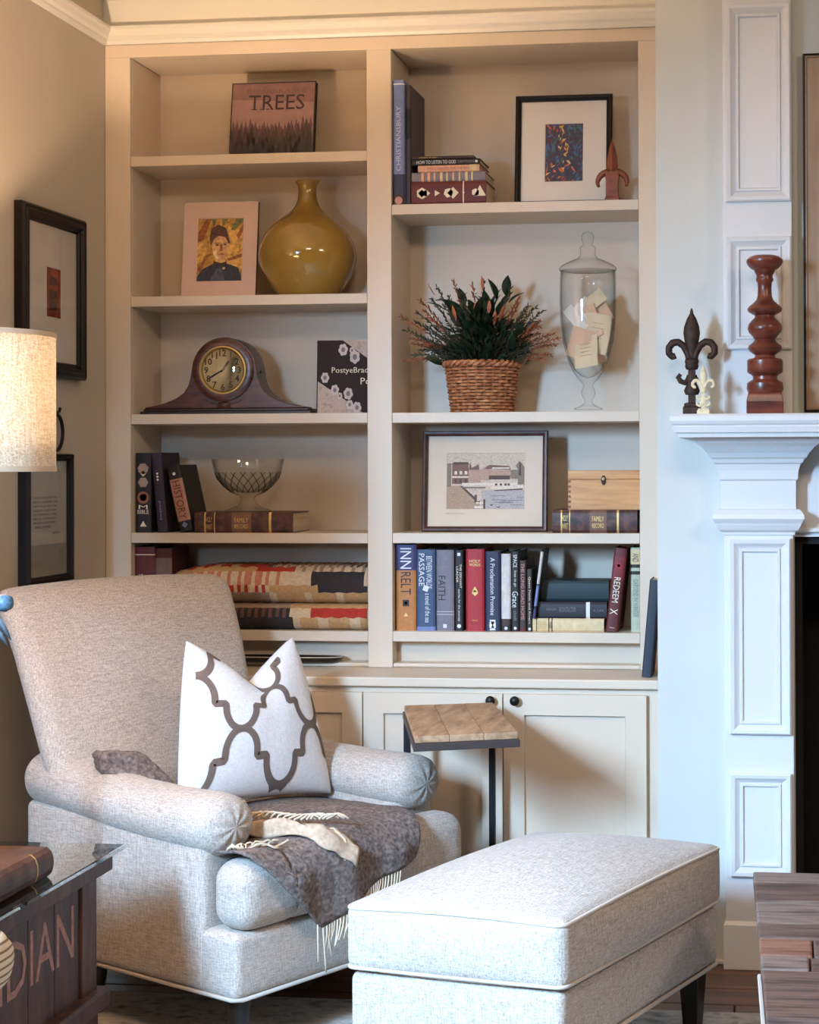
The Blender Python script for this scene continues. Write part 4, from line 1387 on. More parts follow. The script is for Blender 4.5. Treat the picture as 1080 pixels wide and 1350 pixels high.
# (offset x, z px, tilt, width, height, y)
NOTE_L = ['large cream paper note at the lower left inside the glass jar', 'cream written note at the right inside the glass jar', 'peach strip of paper in the middle of the glass jar', 'peach paper scrap at the left inside the glass jar', 'peach written note at the lower right inside the glass jar', 'white slanted slip at the upper left inside the glass jar', 'peach slip sticking up at the upper right inside the glass jar', 'narrow white slip leaning on the left wall of the glass jar'] + ['', '', 'cream slip poking out at the top of the pile in the glass jar', 'narrow cream strip leaning on the right wall of the glass jar', 'large peach sheet standing behind the other notes in the glass jar']
nlist = [(-2, 464, -0.15, 29, 38, -6, 0), (13, 440, 0.2, 32, 46, -4, 0), (2, 425, -0.35, 24, 40, 2, 1), (-14, 452, 0.3, 22, 36, 0, 1), (11, 458, -0.2, 20, 38, 2, 1), (-8, 410, 0.7, 22, 30, 8, 2),
         (16, 410, -0.5, 22, 30, 8, 1), (-18, 420, -0.7, 14, 34, 4, 2), (6, 466, 0.5, 20, 34, 10, 0), (-6, 468, -0.6, 22, 34, 12, 1), (10, 395, 0.9, 16, 24, 4, 0), (20, 430, 0.1, 14, 38, 12, 0), (0, 440, 0.0, 26, 40, 16, 1)]
spots = ['lower left', 'right', 'middle', 'left', 'lower right', 'upper left', 'upper right', 'far left', 'behind', 'behind', 'top', 'far right', 'back']
for i, (ox, pz, tl, w_, h_, oy, mi) in enumerate(nlist):
    if i in (8, 9):
        continue
    m = MB()
    nn = 5
    v, f = [], []
    for a in range(nn + 1):
        for b_ in range(3):
            u, w2 = a / nn - 0.5, b_ / 2 - 0.5
            v.append((w2 * w_ * 1.12 * k_, 0.10 * w_ * k_ * math.sin(u * 4 + i) + 0.04 * w_ * k_ * math.cos(w2 * 5), u * h_ * 1.12 * k_))
    for a in range(nn):
        for b_ in range(2):
            q = a * 3 + b_
            f.append((q, q + 1, q + 4, q + 3))
    m.add(v, f, 0)
    if i in (0, 1, 4):
        for ln_ in range(4):
            zz_ = (0.28 - 0.14 * ln_) * h_ * k_
            wv = w_ * k_ * 0.3
            yy = 0.10 * w_ * k_ * math.sin(zz_ / (h_ * k_) * 4 + i) - 0.0012
            m.add([(-wv, yy, zz_), (wv * random.uniform(0.4, 1), yy, zz_), (wv * 0.8, yy, zz_ + 0.0011), (-wv, yy, zz_ + 0.0011)], [(0, 1, 2, 3)], 1)
    o = m.build('paper_note', [notes_m[mi], ink], None, smooth=True, fix=False)
    o.location = (jx + ox * k_ * 0.92, Y + oy * k_, zD + jz(pz))
    o.rotation_euler = (random.uniform(-0.2, 0.2), tl, random.uniform(-0.3, 0.3))
    tag(o, NOTE_L[i], 'note', 'notes in the apothecary jar')

# ------------------------------------------------------------------ harbour print, wooden box
zE = ZS_R[2]
Y = 0.10
hx0, hx1 = xs(557, 640, Y), xs(722, 640, Y)
hz1 = zs(640, 568, Y + 0.03)


def harbour(root, w, h, fw):
    def hx(px):
        return xs(px, 640, Y) - hx0
    b0, b1, c0_, c1_ = hx(588), hx(691.5), zs(640, 671.5, Y + 0.01) - zE, zs(640, 597, Y + 0.02) - zE
    mat_window(root, w, h, fw, b0, b1, c0_, c1_, plain('ivory_mat', (222, 204, 184), 0.85, var=0.02))
    cs = [plain(n, c, 0.7, var=0.2, scale=260) for n, c in (('sky_wash', (206, 188, 170)), ('water_wash', (180, 172, 168)), ('quay', (176, 148, 124)), ('roof', (128, 96, 84)), ('wall_tint', (186, 152, 132)), ('ink_line', (92, 72, 66)), ('pale', (224, 210, 194)), ('tree_tint', (134, 122, 106)), ('water_dark', (136, 128, 128)))]
    p = MB()
    aw, ah = b1 - b0, c1_ - c0_
    lv = [0]

    def pg(pts, mi):
        lv[0] += 1
        p.add([(b0 + u * aw, -0.0030 - 0.000012 * lv[0], c0_ + v * ah) for u, v in pts], [tuple(range(len(pts)))], mi)

    def rc(u0, u1, v0, v1, mi):
        pg([(u0, v0), (u1, v0), (u1, v1), (u0, v1)], mi)
    rc(0, 1, 0, 1, 0)
    rc(0.45, 1, 0.0, 0.34, 1)
    pg([(0, 0), (0.48, 0), (0.36, 0.2), (0.2, 0.42), (0, 0.42)], 2)
    rc(0.07, 0.28, 0.45, 0.8, 3)
    rc(0.07, 0.28, 0.56, 0.59, 6)
    for u in (0.1, 0.165, 0.23):
        rc(u, u + 0.035, 0.62, 0.68, 6)
        rc(u, u + 0.03, 0.47, 0.54, 5)
    pg([(0.06, 0.8), (0.09, 0.84), (0.27, 0.84), (0.29, 0.8)], 5)
    rc(0.0, 0.06, 0.4, 0.82, 7)
    rc(0.28, 0.44, 0.46, 0.7, 4)
    pg([(0.28, 0.7), (0.3, 0.85), (0.32, 0.74), (0.38, 0.78), (0.41, 0.8), (0.42, 0.7)], 3)
    pg([(0.44, 0.52), (0.44, 0.7), (0.52, 0.78), (0.56, 0.78), (0.56, 0.52)], 4)
    rc(0.52, 0.82, 0.56, 0.7, 4)
    pg([(0.48, 0.72), (0.54, 0.79), (0.8, 0.77), (0.82, 0.7)], 3)
    rc(0.54, 0.81, 0.53, 0.6, 5)
    rc(0.58, 0.8, 0.72, 0.745, 6)
    rc(0.57, 0.573, 0.78, 0.96, 5)
    rc(0.82, 0.91, 0.54, 0.7, 7)
    pg([(0.91, 0.42), (0.91, 0.7), (0.88, 0.78), (0.93, 0.86), (0.97, 0.8), (1, 0.74), (1, 0.42)], 7)
    pg([(0.92, 0.6), (0.93, 0.84), (0.95, 0.82), (0.95, 0.6)], 5)
    rc(0.2, 0.9, 0.42, 0.47, 6)
    pg([(0.56, 0.38), (0.6, 0.35), (0.97, 0.38), (0.99, 0.44), (0.6, 0.42)], 6)
    pg([(0.6, 0.34), (0.97, 0.37), (0.97, 0.345), (0.62, 0.325)], 5)
    for u in (0.62, 0.68, 0.74, 0.78):
        rc(u, u + 0.03, 0.42, 0.46, 5)
    pg([(0.17, 0.42), (0.2, 0.42), (0.38, 0.2), (0.38, 0.14)], 5)
    pg([(0.2, 0.4), (0.5, 0.4), (0.5, 0.37), (0.24, 0.37)], 7)
    rc(0.36, 0.39, 0.12, 0.26, 5)
    rc(0.475, 0.50, 0.01, 0.18, 5)
    rc(0.38, 0.47, 0.1, 0.13, 6)
    rc(0.36, 0.47, 0.02, 0.06, 6)
    for u, v in ((0.58, 0.06), (0.67, 0.02), (0.42, 0.12)):
        pg([(u - 0.03, v + 0.03), (u, v), (u + 0.03, v + 0.05), (u, v + 0.025)], 5)
    for i in range(9):
        u, v = 0.52 + 0.4 * random.random(), 0.05 + 0.24 * random.random()
        rc(u, min(0.99, u + 0.18), v, v + 0.012, 8)
    for i in range(26):
        u, v = random.random() * 0.9, random.random()
        rc(u, u + 0.06, v, v + 0.004, 7)
    p.build('print', cs, root, fix=False)
    m = MB()
    lettering(m, 'Harbour front', (hx(600), -0.0054, zs(640, 677, Y) - zE), (1, 0, 0), (0, 0, 1), hx(614) - hx(590), 0.004)
    m.build('caption', plain('pencil', (150, 130, 116), 0.8), root, fix=False)


mahf = streaks('dark_frame_wood', [(46, 26, 22), (74, 42, 36), (92, 56, 48)], (30, 30, 30), 0.35, 0.1)
framed('framed_picture', 'wide brown framed harbour scene print standing on the shelf above the row of books', hx0, hx1, zE, hz1, Y, 0.015, mahf, harbour, 0.09)

Y = 0.045
bxo = thing('wooden_box', 'pale wooden box with dark clasp sitting on the old brown book', 'box', (xs(749, 650, Y), Y, zbx + 0.0004))
bw = XD - 0.002 - bxo.location.x
bh = zs(790, 620.5, Y) - zbx
pine = streaks('honey_pine', [(178, 120, 64), (206, 148, 86), (222, 168, 104)], (6, 60, 60), 0.4, 0.05)
zl_ = zs(790, 632, Y) - zbx
MB().box(0, bw, 0, 0.13, 0, zl_ - 0.0008).build('box_body', pine, bxo, bevel=0.001)
MB().box(0, bw, -0.0005, 0.1305, zl_, bh).build('lid', pine, bxo, bevel=0.001)
m = MB()
for i in range(6):
    z = (i + 0.35) * zl_ / 6
    m.box(0.0005, 0.008, -0.0008, 0.002, z, z + zl_ / 13)
m.build('dovetail', plain('end_grain', (132, 82, 44), 0.6), bxo)
clx = xs(796, 632, Y) - bxo.location.x
clasp = MB()
clasp.prism([(clx + 0.0075 * math.cos(t_) * (1.0 if math.sin(t_) > 0 else 0.8), zl_ - 0.003 + 0.014 * math.sin(t_)) for t_ in [i * PI / 8 for i in range(16)]], -0.001, -0.004, 'xz')
clasp.build('clasp', iron, bxo)
MB().lathe([(0.0045, 0.0), (0.0045, 0.006), (0, 0.0075)], 12, M=Matrix.Translation((clx, -0.002, zl_ + 0.001)) @ Matrix.Rotation(PI / 2, 4, 'X')).build('clasp_knob', plain('worn_brass', (196, 180, 150), 0.35, 0.6), bxo, smooth='auto')

# ------------------------------------------------------------------ folded quilt
qc = [plain(n, c, 0.95, var=0.14, scale=120, bump=0.3) for n, c in (('quilt_cream', (206, 182, 150)), ('quilt_red', (172, 52, 40)), ('quilt_tan', (190, 150, 104)), ('quilt_black', (48, 42, 44)), ('quilt_stripe', (150, 128, 108)), ('quilt_pink', (190, 120, 96)), ('quilt_brown', (98, 66, 56)))]
qx0, qx1 = xs(228, 800, 0.03), XB1 - 0.006
qt = thing('folded_quilt', 'folded patchwork quilt in red, cream and black strips on the bottom left shelf', 'quilt', (qx0, 0.012, z5))
qw = qx1 - qx0


def quilt_layer(z0, z1, y0, y1, seed, rows_, fold_left):
    """a rounded fold; strips run along x on the front and back over the top"""
    rq = random.Random(seed)
    r = (z1 - z0) / 2
    path = []
    for i in range(9):
        a = -PI / 2 - PI * i / 8
        path.append((y0 + r + r * math.cos(a) * 1.0, (z0 + z1) / 2 + r * math.sin(a), ))
    path += [(y0 + r + (y1 - y0 - r) * i / 10, z1) for i in range(1, 11)]
    path = [(y0 + r + (y1 - y0 - r), z0)] + path
    nx = 56
    v, f, mi = [], [], []
    for j, (y, z) in enumerate(path):
        for i in range(nx + 1):
            u = i / nx
            puff = 0.0025 * math.sin(u * 90) * math.sin(j * 2.2)
            drop = 0.0
            if fold_left and u < 0.22:
                drop = (1 - u / 0.22) ** 2 * 0.02
            zz_ = max(z0 - 0.0, z - drop * (1 if z > (z0 + z1) / 2 else 0)) + puff * (1 if z > z0 + 0.004 else 0)
            v.append((u * qw, y - (puff if j < 9 else 0), zz_))
    for j in range(len(path) - 1):
        for i in range(nx):
            a = j * (nx + 1) + i
            f.append((a, a + 1, a + nx + 2, a + nx + 1))
            mi.append(rows_(i / nx, j / (len(path) - 1)))
    m = MB()
    m.v, m.f, m.m = v, f, mi
    # end caps
    n = len(path)
    m.f.append(tuple(j * (nx + 1) for j in range(n)))
    m.f.append(tuple(j * (nx + 1) + nx for j in reversed(range(n))))
    m.m += [0, 0]
    return m


def pat_top(u, t):
    if t < 0.16:
        return 4 if u < 0.5 else (2 if int(u * 30) % 5 else 0)
    if t < 0.24:
        return 1 if (0.06 < u < 0.5 and int(u * 46) % 2) else (0 if u < 0.5 else 3 if (u > 0.74) else 2)
    if t < 0.34:
        return 5 if u < 0.55 and int(u * 40) % 2 else (0 if u < 0.55 else 3 if 0.70 < u < 0.98 else 0)
    if t < 0.42:
        return (1 if 0.42 < u < 0.62 else 2 if u < 0.62 else (0 if int(u * 60) % 3 else 4))
    if t < 0.58:
        if u < 0.34:
            return 1 if int(u * 22) % 2 else 2
        if u < 0.5:
            return 1 if u < 0.46 else 6
        return 0 if int(u * 56) % 2 else (4 if u < 0.86 else 6)
    return 0 if int(u * 40) % 2 else (1 if int(u * 7) % 3 == 0 else 4)


def pat_bot(u, t):
    if t < 0.22:
        return 3 if u < 0.62 else (2 if int(u * 20) % 3 else 0)
    if t < 0.34:
        return (3 if int(u * 56) % 2 else 6) if u < 0.6 else (1 if 0.7 < u < 0.985 else 0)
    return 4 if u < 0.6 else 2


zq1 = zs(430, 797, 0.02) - z5
zq2 = zs(430, 744, 0.12) - z5
quilt_layer(0.0005, zq1, 0.0, 0.2, 1, pat_bot, False).build('lower_fold', qc, qt, smooth=True)
quilt_layer(zq1 + 0.0005, zq2, 0.004, 0.2, 2, pat_top, True).build('upper_fold', qc, qt, smooth=True)

# ------------------------------------------------------------------ tray on the ledge
tr = thing('tray', 'long black lacquer tray with pale rim on the ledge behind the armchair', 'tray', (at(310, 870, y=-0.02).x - 0.1, -0.035, ZC + 0.0125))
tl = at(450, 868, y=-0.02).x - tr.location.x


def oval(cx_, cy_, a, b_, n=32, p=3.0):
    out = []
    for i in range(n):
        t_ = 2 * PI * i / n
        c_, s_ = math.cos(t_), math.sin(t_)
        out.append((cx_ + a * math.copysign(abs(c_) ** (2 / p), c_), cy_ + b_ * math.copysign(abs(s_) ** (2 / p), s_)))
    return out


lac = plain('black_lacquer', (28, 22, 22), 0.15)
rgs = []
for z, e in ((0, 0.014), (0.004, 0.008), (0.011, 0.002), (0.015, 0.0), (0.015, 0.006), (0.008, 0.010)):
    rgs.append([(x, y, z) for x, y in oval(tl / 2, 0.045, tl / 2 - e, 0.045 - e)])
MB().rings(rgs).build('tray_body', lac, tr, smooth='auto')
rgs = []
for z, e in ((0.0151, 0.0), (0.017, 0.001), (0.0175, 0.0035), (0.017, 0.006), (0.0151, 0.007)):
    rgs.append([(x, y, z) for x, y in oval(tl / 2, 0.045, tl / 2 - e, 0.045 - e)])
MB().rings(rgs, cap0=False, cap1=False).build('pale_rim', plain('pearl_rim', (190, 176, 164), 0.3), tr, smooth='auto')

# ------------------------------------------------------------------ things on the mantel shelf
Y = -0.40
s_ = (at(1046, 530, y=Y).x - at(1000, 530, y=Y).x) / 46
wood = mottle('red_mahogany', [(66, 28, 20), (104, 48, 34), (126, 62, 44)], 10, 5, 0.3, axis=(1, 1, 4))
cd = thing('candlestick', 'tall turned reddish wood candlestick on the mantel shelf', 'candlestick', (at(1009, 541, y=Y).x, Y, zm + 0.0002))
zp = [(770, 0), (683, 72), (665, 78), (640, 76), (632, 66), (625, 52), (612, 52), (604, 60), (598, 72), (592, 76), (545, 76), (538, 70), (533, 46), (522, 42), (515, 52), (505, 66), (492, 73), (480, 68), (468, 52), (455, 44), (450, 48), (440, 54), (425, 68), (408, 74), (390, 70), (375, 58), (362, 44), (352, 42), (346, 54), (336, 70), (325, 75), (314, 68), (303, 54), (294, 44), (285, 36), (270, 31), (235, 29), (212, 31), (204, 37), (196, 38), (188, 34), (178, 36), (168, 42), (158, 46), (152, 58), (140, 70), (126, 78), (114, 77), (102, 64), (97, 50), (98, 0)]
zf = s_ / 3.214
MB().lathe([(r * zf, (772 - z) * zf) for z, r in zp[1:]], 44).build('turned_shaft', wood, cd, smooth='auto')
hb = 78 * zf
MB().rings([[(-hb * a, -hb * a, z), (hb * a, -hb * a, z), (hb * a, hb * a, z), (-hb * a, hb * a, z)] for z, a in ((0, 1), (52 * zf, 1), (80 * zf, 0.93), (90 * zf, 0.88))]).build('square_base', wood, cd, bevel=0.002)


def fleur(name, label, px, base_py, top_py, Y, mat, detail):
    k = (zs(px, top_py, Y) - zm) / 134.0
    root = thing(name, label, 'ornament', (at(px, base_py, y=Y).x, Y, zm + 0.0002))
    # coordinates in pixels of the large one: total height 134, arms at 62..85
    m = MB()
    m.lathe([(0, 134), (1.5, 131), (2.5, 126), (6, 120), (9.5, 110), (10.5, 102), (9, 92), (6, 82), (5.5, 74), (6, 66)][::-1], 16, sy=0.6, M=Matrix.Scale(k, 4))
    m.build('petal', mat, root, smooth=True)
    m = MB()
    for s in (-1, 1):
        arc = [(s * 3, 68), (s * 5, 76), (s * 10, 86), (s * 17, 91), (s * 24, 90), (s * 28.5, 84), (s * 28.5, 77), (s * 24, 72.5), (s * 20, 74)]
        arc2 = []
        for i in range(len(arc) - 1):
            for q in range(3):
                t_ = q / 3
                arc2.append((arc[i][0] * (1 - t_) + arc[i + 1][0] * t_, 0, arc[i][1] * (1 - t_) + arc[i + 1][1] * t_))
        arc2.append((arc[-1][0], 0, arc[-1][1]))
        rad = [4.6 - 1.6 * abs(i / len(arc2) - 0.45) for i in range(len(arc2))]
        m.tube([tuple(q * k for q in p) for p in arc2], [r * k for r in rad], 12)
    m.build('curled_petals', mat, root, smooth=True)
    m = MB()
    m.lathe([(0, 56), (7, 56.5), (8.5, 60), (8, 64), (9, 66), (8, 70), (5, 71), (0, 71)], 16, M=Matrix.Scale(k, 4), sy=0.8)
    m.build('band', mat, root, smooth=True)
    m = MB()
    m.box(-4.5 * k, 4.5 * k, -3.5 * k, 3.5 * k, 12 * k, 58 * k)
    m.lathe([(0, 24), (8, 25), (10, 30), (8, 35), (5.5, 40), (8.5, 44), (6, 50), (0, 51)], 12, M=Matrix.Scale(k, 4), sy=0.6)
    for s in ((-1,) if detail else (-1, 1)):
        arc = [(s * 3, 0, 44), (s * 9, 0, 40), (s * 14, 0, 42), (s * 17, 0, 47), (s * 14, 0, 51)]
        m.tube([tuple(q * k for q in p) for p in arc], [4 * k, 3.6 * k, 3.4 * k, 3.2 * k, 2.6 * k], 8)
    if not detail:
        for s in (-1, 1):
            arc = [(s * 4, 0, 26), (s * 10, 0, 22), (s * 17, 0, 26), (s * 18, 0, 33)]
            m.tube([tuple(q * k for q in p) for p in arc], [4.5 * k, 4.2 * k, 3.6 * k, 2.4 * k], 8)
    m.build('stem', mat, root, smooth='auto')
    wb_ = 11 if detail else 17
    MB().rings([[(-a * k, -a * 0.8 * k, z * k), (a * k, -a * 0.8 * k, z * k), (a * k, a * 0.8 * k, z * k), (-a * k, a * 0.8 * k, z * k)] for z, a in ((0, wb_), (9, wb_), (11, wb_ * 0.85), (14, wb_ * 0.85), (15, wb_ * 0.6))]).build('base', mat, root, bevel=0.0008)
    return root


fleur('fleur_ornament', 'tall rusted iron fleur-de-lis finial at the left end of the mantel shelf', 912.5, 541, 405.5, -0.36, iron, True)
fleur('fleur_ornament', 'small cream fleur-de-lis ornament in front of the rusted iron one', 927.5, 541, 480.5, -0.42, plain('cream_bisque', (222, 206, 170), 0.6, var=0.15, scale=60), False)

# ------------------------------------------------------------------ left wall: two frames and a ring
R90 = PI / 2


def wall_frame(label, ya, yb_, z0, z1, fw, art, frame_mat, group=None):
    """built in the xz plane, turned so that local -y looks out of the left wall (+x)"""
    w, h = abs(yb_ - ya), z1 - z0
    root = thing('framed_picture', label, 'picture', (XL + 0.0205, ya, z0), (0, 0, R90))
    s = fw / 0.021
    m = MB()
    frame_rings(m, 0, w, 0, h, [(0, 0.02), (0, -0.002), (0.003 * s, -0.008), (0.007 * s, -0.006), (0.009 * s, -0.010), (0.013 * s, -0.010), (0.016 * s, -0.003), (0.019 * s, -0.001), (0.021 * s, 0.006)])
    m.build('frame', frame_mat, root)
    MB().box(0.004, w - 0.004, 0.009, 0.0195, 0.004, h - 0.004).build('backing', paper, root)
    art(root, w, h, fw)
    MB().box(fw * 0.9, w - fw * 0.9, 0.0035, 0.005, fw * 0.9, h - fw * 0.9).build('glazing', clear_glass, root)
    return root


fz0, fz1 = at(100, 500, x=XL + 0.03).z, at(70, 276, x=XL + 0.03).z
fya, fyb = at(33, 262, x=XL + 0.03).y, at(116, 290, x=XL + 0.03).y


def red_print(root, w, h, fw):
    u0, u1 = 0.44, 0.66
    mat_window(root, w, h, fw, w * 0.42, w * 0.65, h * 0.36, h * 0.66, white_mat, 0.0075)
    p = MB()
    base = mottle('red_print', [(90, 32, 26), (150, 56, 40), (172, 84, 54)], 40, 5, 0.6)
    p.add([(w * 0.42, 0.0088, h * 0.36), (w * 0.65, 0.0088, h * 0.36), (w * 0.65, 0.0088, h * 0.66), (w * 0.42, 0.0088, h * 0.66)], [(0, 1, 2, 3)], 0)
    for v0 in (0.55, 0.47, 0.40):
        p.add([(w * 0.46, 0.0085, h * v0), (w * 0.60, 0.0085, h * (v0 + 0.01)), (w * 0.58, 0.0085, h * (v0 + 0.05)), (w * 0.48, 0.0085, h * (v0 + 0.06))], [(0, 1, 2, 3)], 1)
    p.build('print', [base, plain('print_dark', (70, 30, 28), 0.6, var=0.3, scale=90)], root, fix=False)


wall_frame('black stepped frame with a small red print, upper picture on the left wall', fya, fyb, fz0, fz1, 0.042, red_print, black_frame)
gz0, gz1 = at(70, 769, x=XL + 0.03).z, at(70, 598, x=XL + 0.03).z
gya, gyb = at(38, 600, x=XL + 0.03).y, at(99, 597, x=XL + 0.03).y


def verse(root, w, h, fw):
    m = MB()
    f9 = fw * 0.9
    MB().box(f9, w - f9, 0.007, 0.0085, f9, h - f9).build('sheet', plain('pale_sheet', (196, 194, 188), 0.8, var=0.02), root)
    for i, (s, l) in enumerate((('THOSE WHO TEND THE', 0.5), ('HEARTH AND KEEP THE', 0.52), ('LAMP SHALL FIND THE', 0.5), ('EVENING KIND AND', 0.48), ('THE MORNING CLEAR', 0.5), ('AND ALL THE ROOMS OF', 0.5), ('MEMORY ALIGHT WITH', 0.46), ('SIMPLE THINGS', 0.34))):
        lettering(m, s, (w * (0.46 - (0.5 - l) * 0.3), 0.0066, h * (0.66 - 0.032 * i)), (1, 0, 0), (0, 0, 1), w * l, h * 0.017)
    lettering(m, 'anon', (w * 0.70, 0.0066, h * 0.385), (1, 0, 0), (0, 0, 1), w * 0.16, h * 0.017)
    m.build('lettering', dark_print, root, fix=False)
    MB().box(f9, w - f9, 0.006, 0.007, f9, h * 0.30).build('lower_strip', plain('grey_strip', (168, 166, 158), 0.8, var=0.03), root)


wall_frame('narrow black frame holding a typed verse, lower picture on the left wall', gya, gyb, gz0, gz1, 0.020, verse, black_frame)
rg_c = at(74, 570, x=XL + 0.012)
hk = thing('wall_ring', 'black iron ring hung from a curled hook on the left wall beside the lampshade', 'ornament', (XL, rg_c.y, rg_c.z))
m = MB()
m.tube([(0.013, 0.040 * math.cos(t_), 0.048 * math.sin(t_)) for t_ in [i * 2 * PI / 36 for i in range(36)]], 0.005, 8, closed=True)
m.build('ring', black_metal, hk, smooth=True)
m = MB()
m.tube([(0.0, -0.03, 0.12), (0.012, -0.032, 0.12), (0.02, -0.034, 0.105), (0.022, -0.034, 0.08), (0.016, -0.02, 0.06), (0.013, 0.0, 0.052), (0.013, 0.018, 0.056), (0.013, 0.024, 0.066)], 0.004, 8)
m.lathe([(0.016, 0), (0.016, 0.003), (0.010, 0.006), (0, 0.007)], 16, M=Matrix.Translation((0.0005, -0.03, 0.12)) @ Matrix.Rotation(PI / 2, 4, 'Y'))
m.build('hook', black_metal, hk, smooth=True)

# ------------------------------------------------------------------ rug
rugm = mottle('grey_rug', [(120, 116, 116), (170, 164, 158), (198, 190, 180), (140, 136, 136)], 16, 8, 0.95, 0.6, axis=(1.2, 2.2, 1))
tag(MB().box(0.03, 3.2, -3.2, -0.665, 0.0, 0.005).build('rug', rugm), 'grey and cream patterned woven rug under the armchair and ottoman', 'rug')

# ------------------------------------------------------------------ armchair
TH = math.radians(60)
ch = thing('armchair', 'oatmeal linen rolled-arm armchair with pale piping in the corner', 'armchair', (0.695, -1.157, 0.0), (0, 0, TH))
Wc = 0.75
MB().rbox(0.0, Wc, 0.0, 0.565, 0.145, 0.288, 0.02, n=6).build('seat_base', linen, ch, smooth=True)
pp = [(x, y, 0.146) for x, y in [(0.004, 0.74), (0.004, 0.3), (0.004, 0.02), (0.02, 0.003), (0.37, 0.003), (0.73, 0.003), (0.746, 0.02), (0.746, 0.3), (0.742, 0.56)]]
MB().tube(pp, 0.005, 6).build('piping', piping_mat, ch, smooth=True)
for s in (0, 1):
    fx_ = (lambda x: x) if s == 0 else (lambda x: Wc - x)
    ye = 0.75 if s == 0 else 0.53

    def mir(x0, x1):
        a, b_ = fx_(x0), fx_(x1)
        return min(a, b_), max(a, b_)
    a, b_ = mir(-0.004, 0.125)
    MB().rbox(a, b_, 0.105, ye, 0.15, 0.50, 0.018, n=6).build('arm_panel', linen, ch, smooth=True)
    # rolled arm: lathe-like sausage along the depth with a gathered front
    rg = []
    N = 40
    ys_ = [(0.068, 0.05), (0.070, 0.35), (0.076, 0.6), (0.086, 0.8), (0.099, 0.93), (0.118, 0.99), (0.145, 1.0), (0.25, 0.98), (0.40, 0.96), (0.55, 0.96), (ye - 0.02, 0.96), (ye, 0.8), (ye + 0.002, 0.1)]
    for (y, q) in ys_:
        ring = []
        for j in range(N):
            a = 2 * PI * j / N
            pl = 1.0
            if y < 0.1:
                pl = 1 + 0.018 * math.sin(9 * a)
            rx, rz = 0.082 * q * pl, 0.070 * q * pl
            ring.append((fx_(0.060) + rx * math.cos(a), y + (0.0025 * math.sin(9 * a) * q * (1 - q) * 4 if y < 0.1 else 0), 0.507 + (0.04 * max(0, (y - 0.35) / 0.35)) + rz * math.sin(a)))
        rg.append(ring)
    MB().rings(rg).build('rolled_arm', linen, ch, smooth=True)
    pts = [(fx_(0.122), 0.104, 0.15), (fx_(0.124), 0.103, 0.30), (fx_(0.122), 0.103, 0.45)]
    MB().tube(pts, 0.003, 6).build('seam', piping_mat, ch, smooth=True)


def rake(q):
    t_ = max(0.0, (q[2] - 0.44)) / 0.56
    roll = 0.02 * max(0, t_ - 0.75) * 4
    xx = q[0] - 0.05 * t_ * max(0.0, 1 - q[0] / 0.64) + 0.045 * t_ * max(0.0, q[0] / 0.64)
    return (xx, q[1] + 0.185 * t_ + roll, q[2])


MB().rbox(0.004, 0.635, 0.565, 0.648, 0.20, 1.008, 0.05, crown=(0.0, 0.018, 0.012), n=12, warp=rake).build('backrest', linen, ch, smooth=True)
scush = MB().rbox(0.132, 0.618, -0.018, 0.562, 0.290, 0.440, 0.045, crown=(0.0, 0.0, 0.026), n=12)
scush.rbox(0.004, 0.20, -0.02, 0.098, 0.292, 0.438, 0.045, crown=(0, 0, 0.006), n=6)
scush.rbox(0.55, 0.746, -0.02, 0.098, 0.292, 0.438, 0.045, crown=(0, 0, 0.006), n=6)
scush.build('seat_cushion', linen, ch, smooth=True)
for (x, y, z0) in ((0.06, 0.06, 0.0052), (0.69, 0.06, 0.0052), (0.06, 0.56, 0.0052), (0.69, 0.5, 0.0)):
    MB().lathe([(0.012, z0), (0.015, z0 + 0.003), (0.022, 0.08), (0.027, 0.12), (0.024, 0.135), (0.026, 0.147)], 20, x, y, 0).build('leg', dark_leg, ch, smooth='auto')

# ------------------------------------------------------------------ pillow
PIL_M = Matrix.Translation((0.695, -1.157, 0)) @ Matrix.Rotation(TH, 4, 'Z') @ Matrix.Translation((0.378, 0.345, 0.479)) @ Matrix.Rotation(math.radians(-4), 4, 'Z') @ Matrix.Rotation(math.radians(-17), 4, 'X') @ Matrix.Rotation(math.radians(3), 4, 'Y')
pil = thing('throw_pillow', 'white square pillow with brown trellis pattern and chopped top on the armchair', 'pillow')
pil.matrix_world = PIL_M
PA, PB = 0.232, 0.205


def pil_f(u, v, front=1, lift=0.0):
    e = (v + 1) / 2
    notch = 0.122 * max(0.0, 1 - abs(u) ** 1.0) ** 1.15
    x = PA * u * (1 - 0.05 * (1 - v * v)) * (1 - 0.29 * e ** 1.5) + 0.020 * e
    z = PB * (v + 1) - notch * max(0, v * 0.75 + 0.25) ** 1.6 - (0.014 * (1 - u * u)) * (1 - e) * -1
    th = 0.078 * (max(0, 1 - u * u) * max(0, 1 - v * v)) ** 0.42
    th *= 1 - 0.25 * max(0, 1 - (u / 0.35) ** 2) * max(0, v) ** 1.2
    wr = 0.004 * math.sin(9 * u + 5 * v + 2) * math.sin(7 * v - 4 * u) * (1 - abs(u)) * (1 - abs(v))
    return Vector((x, -front * (th + wr + lift), z))


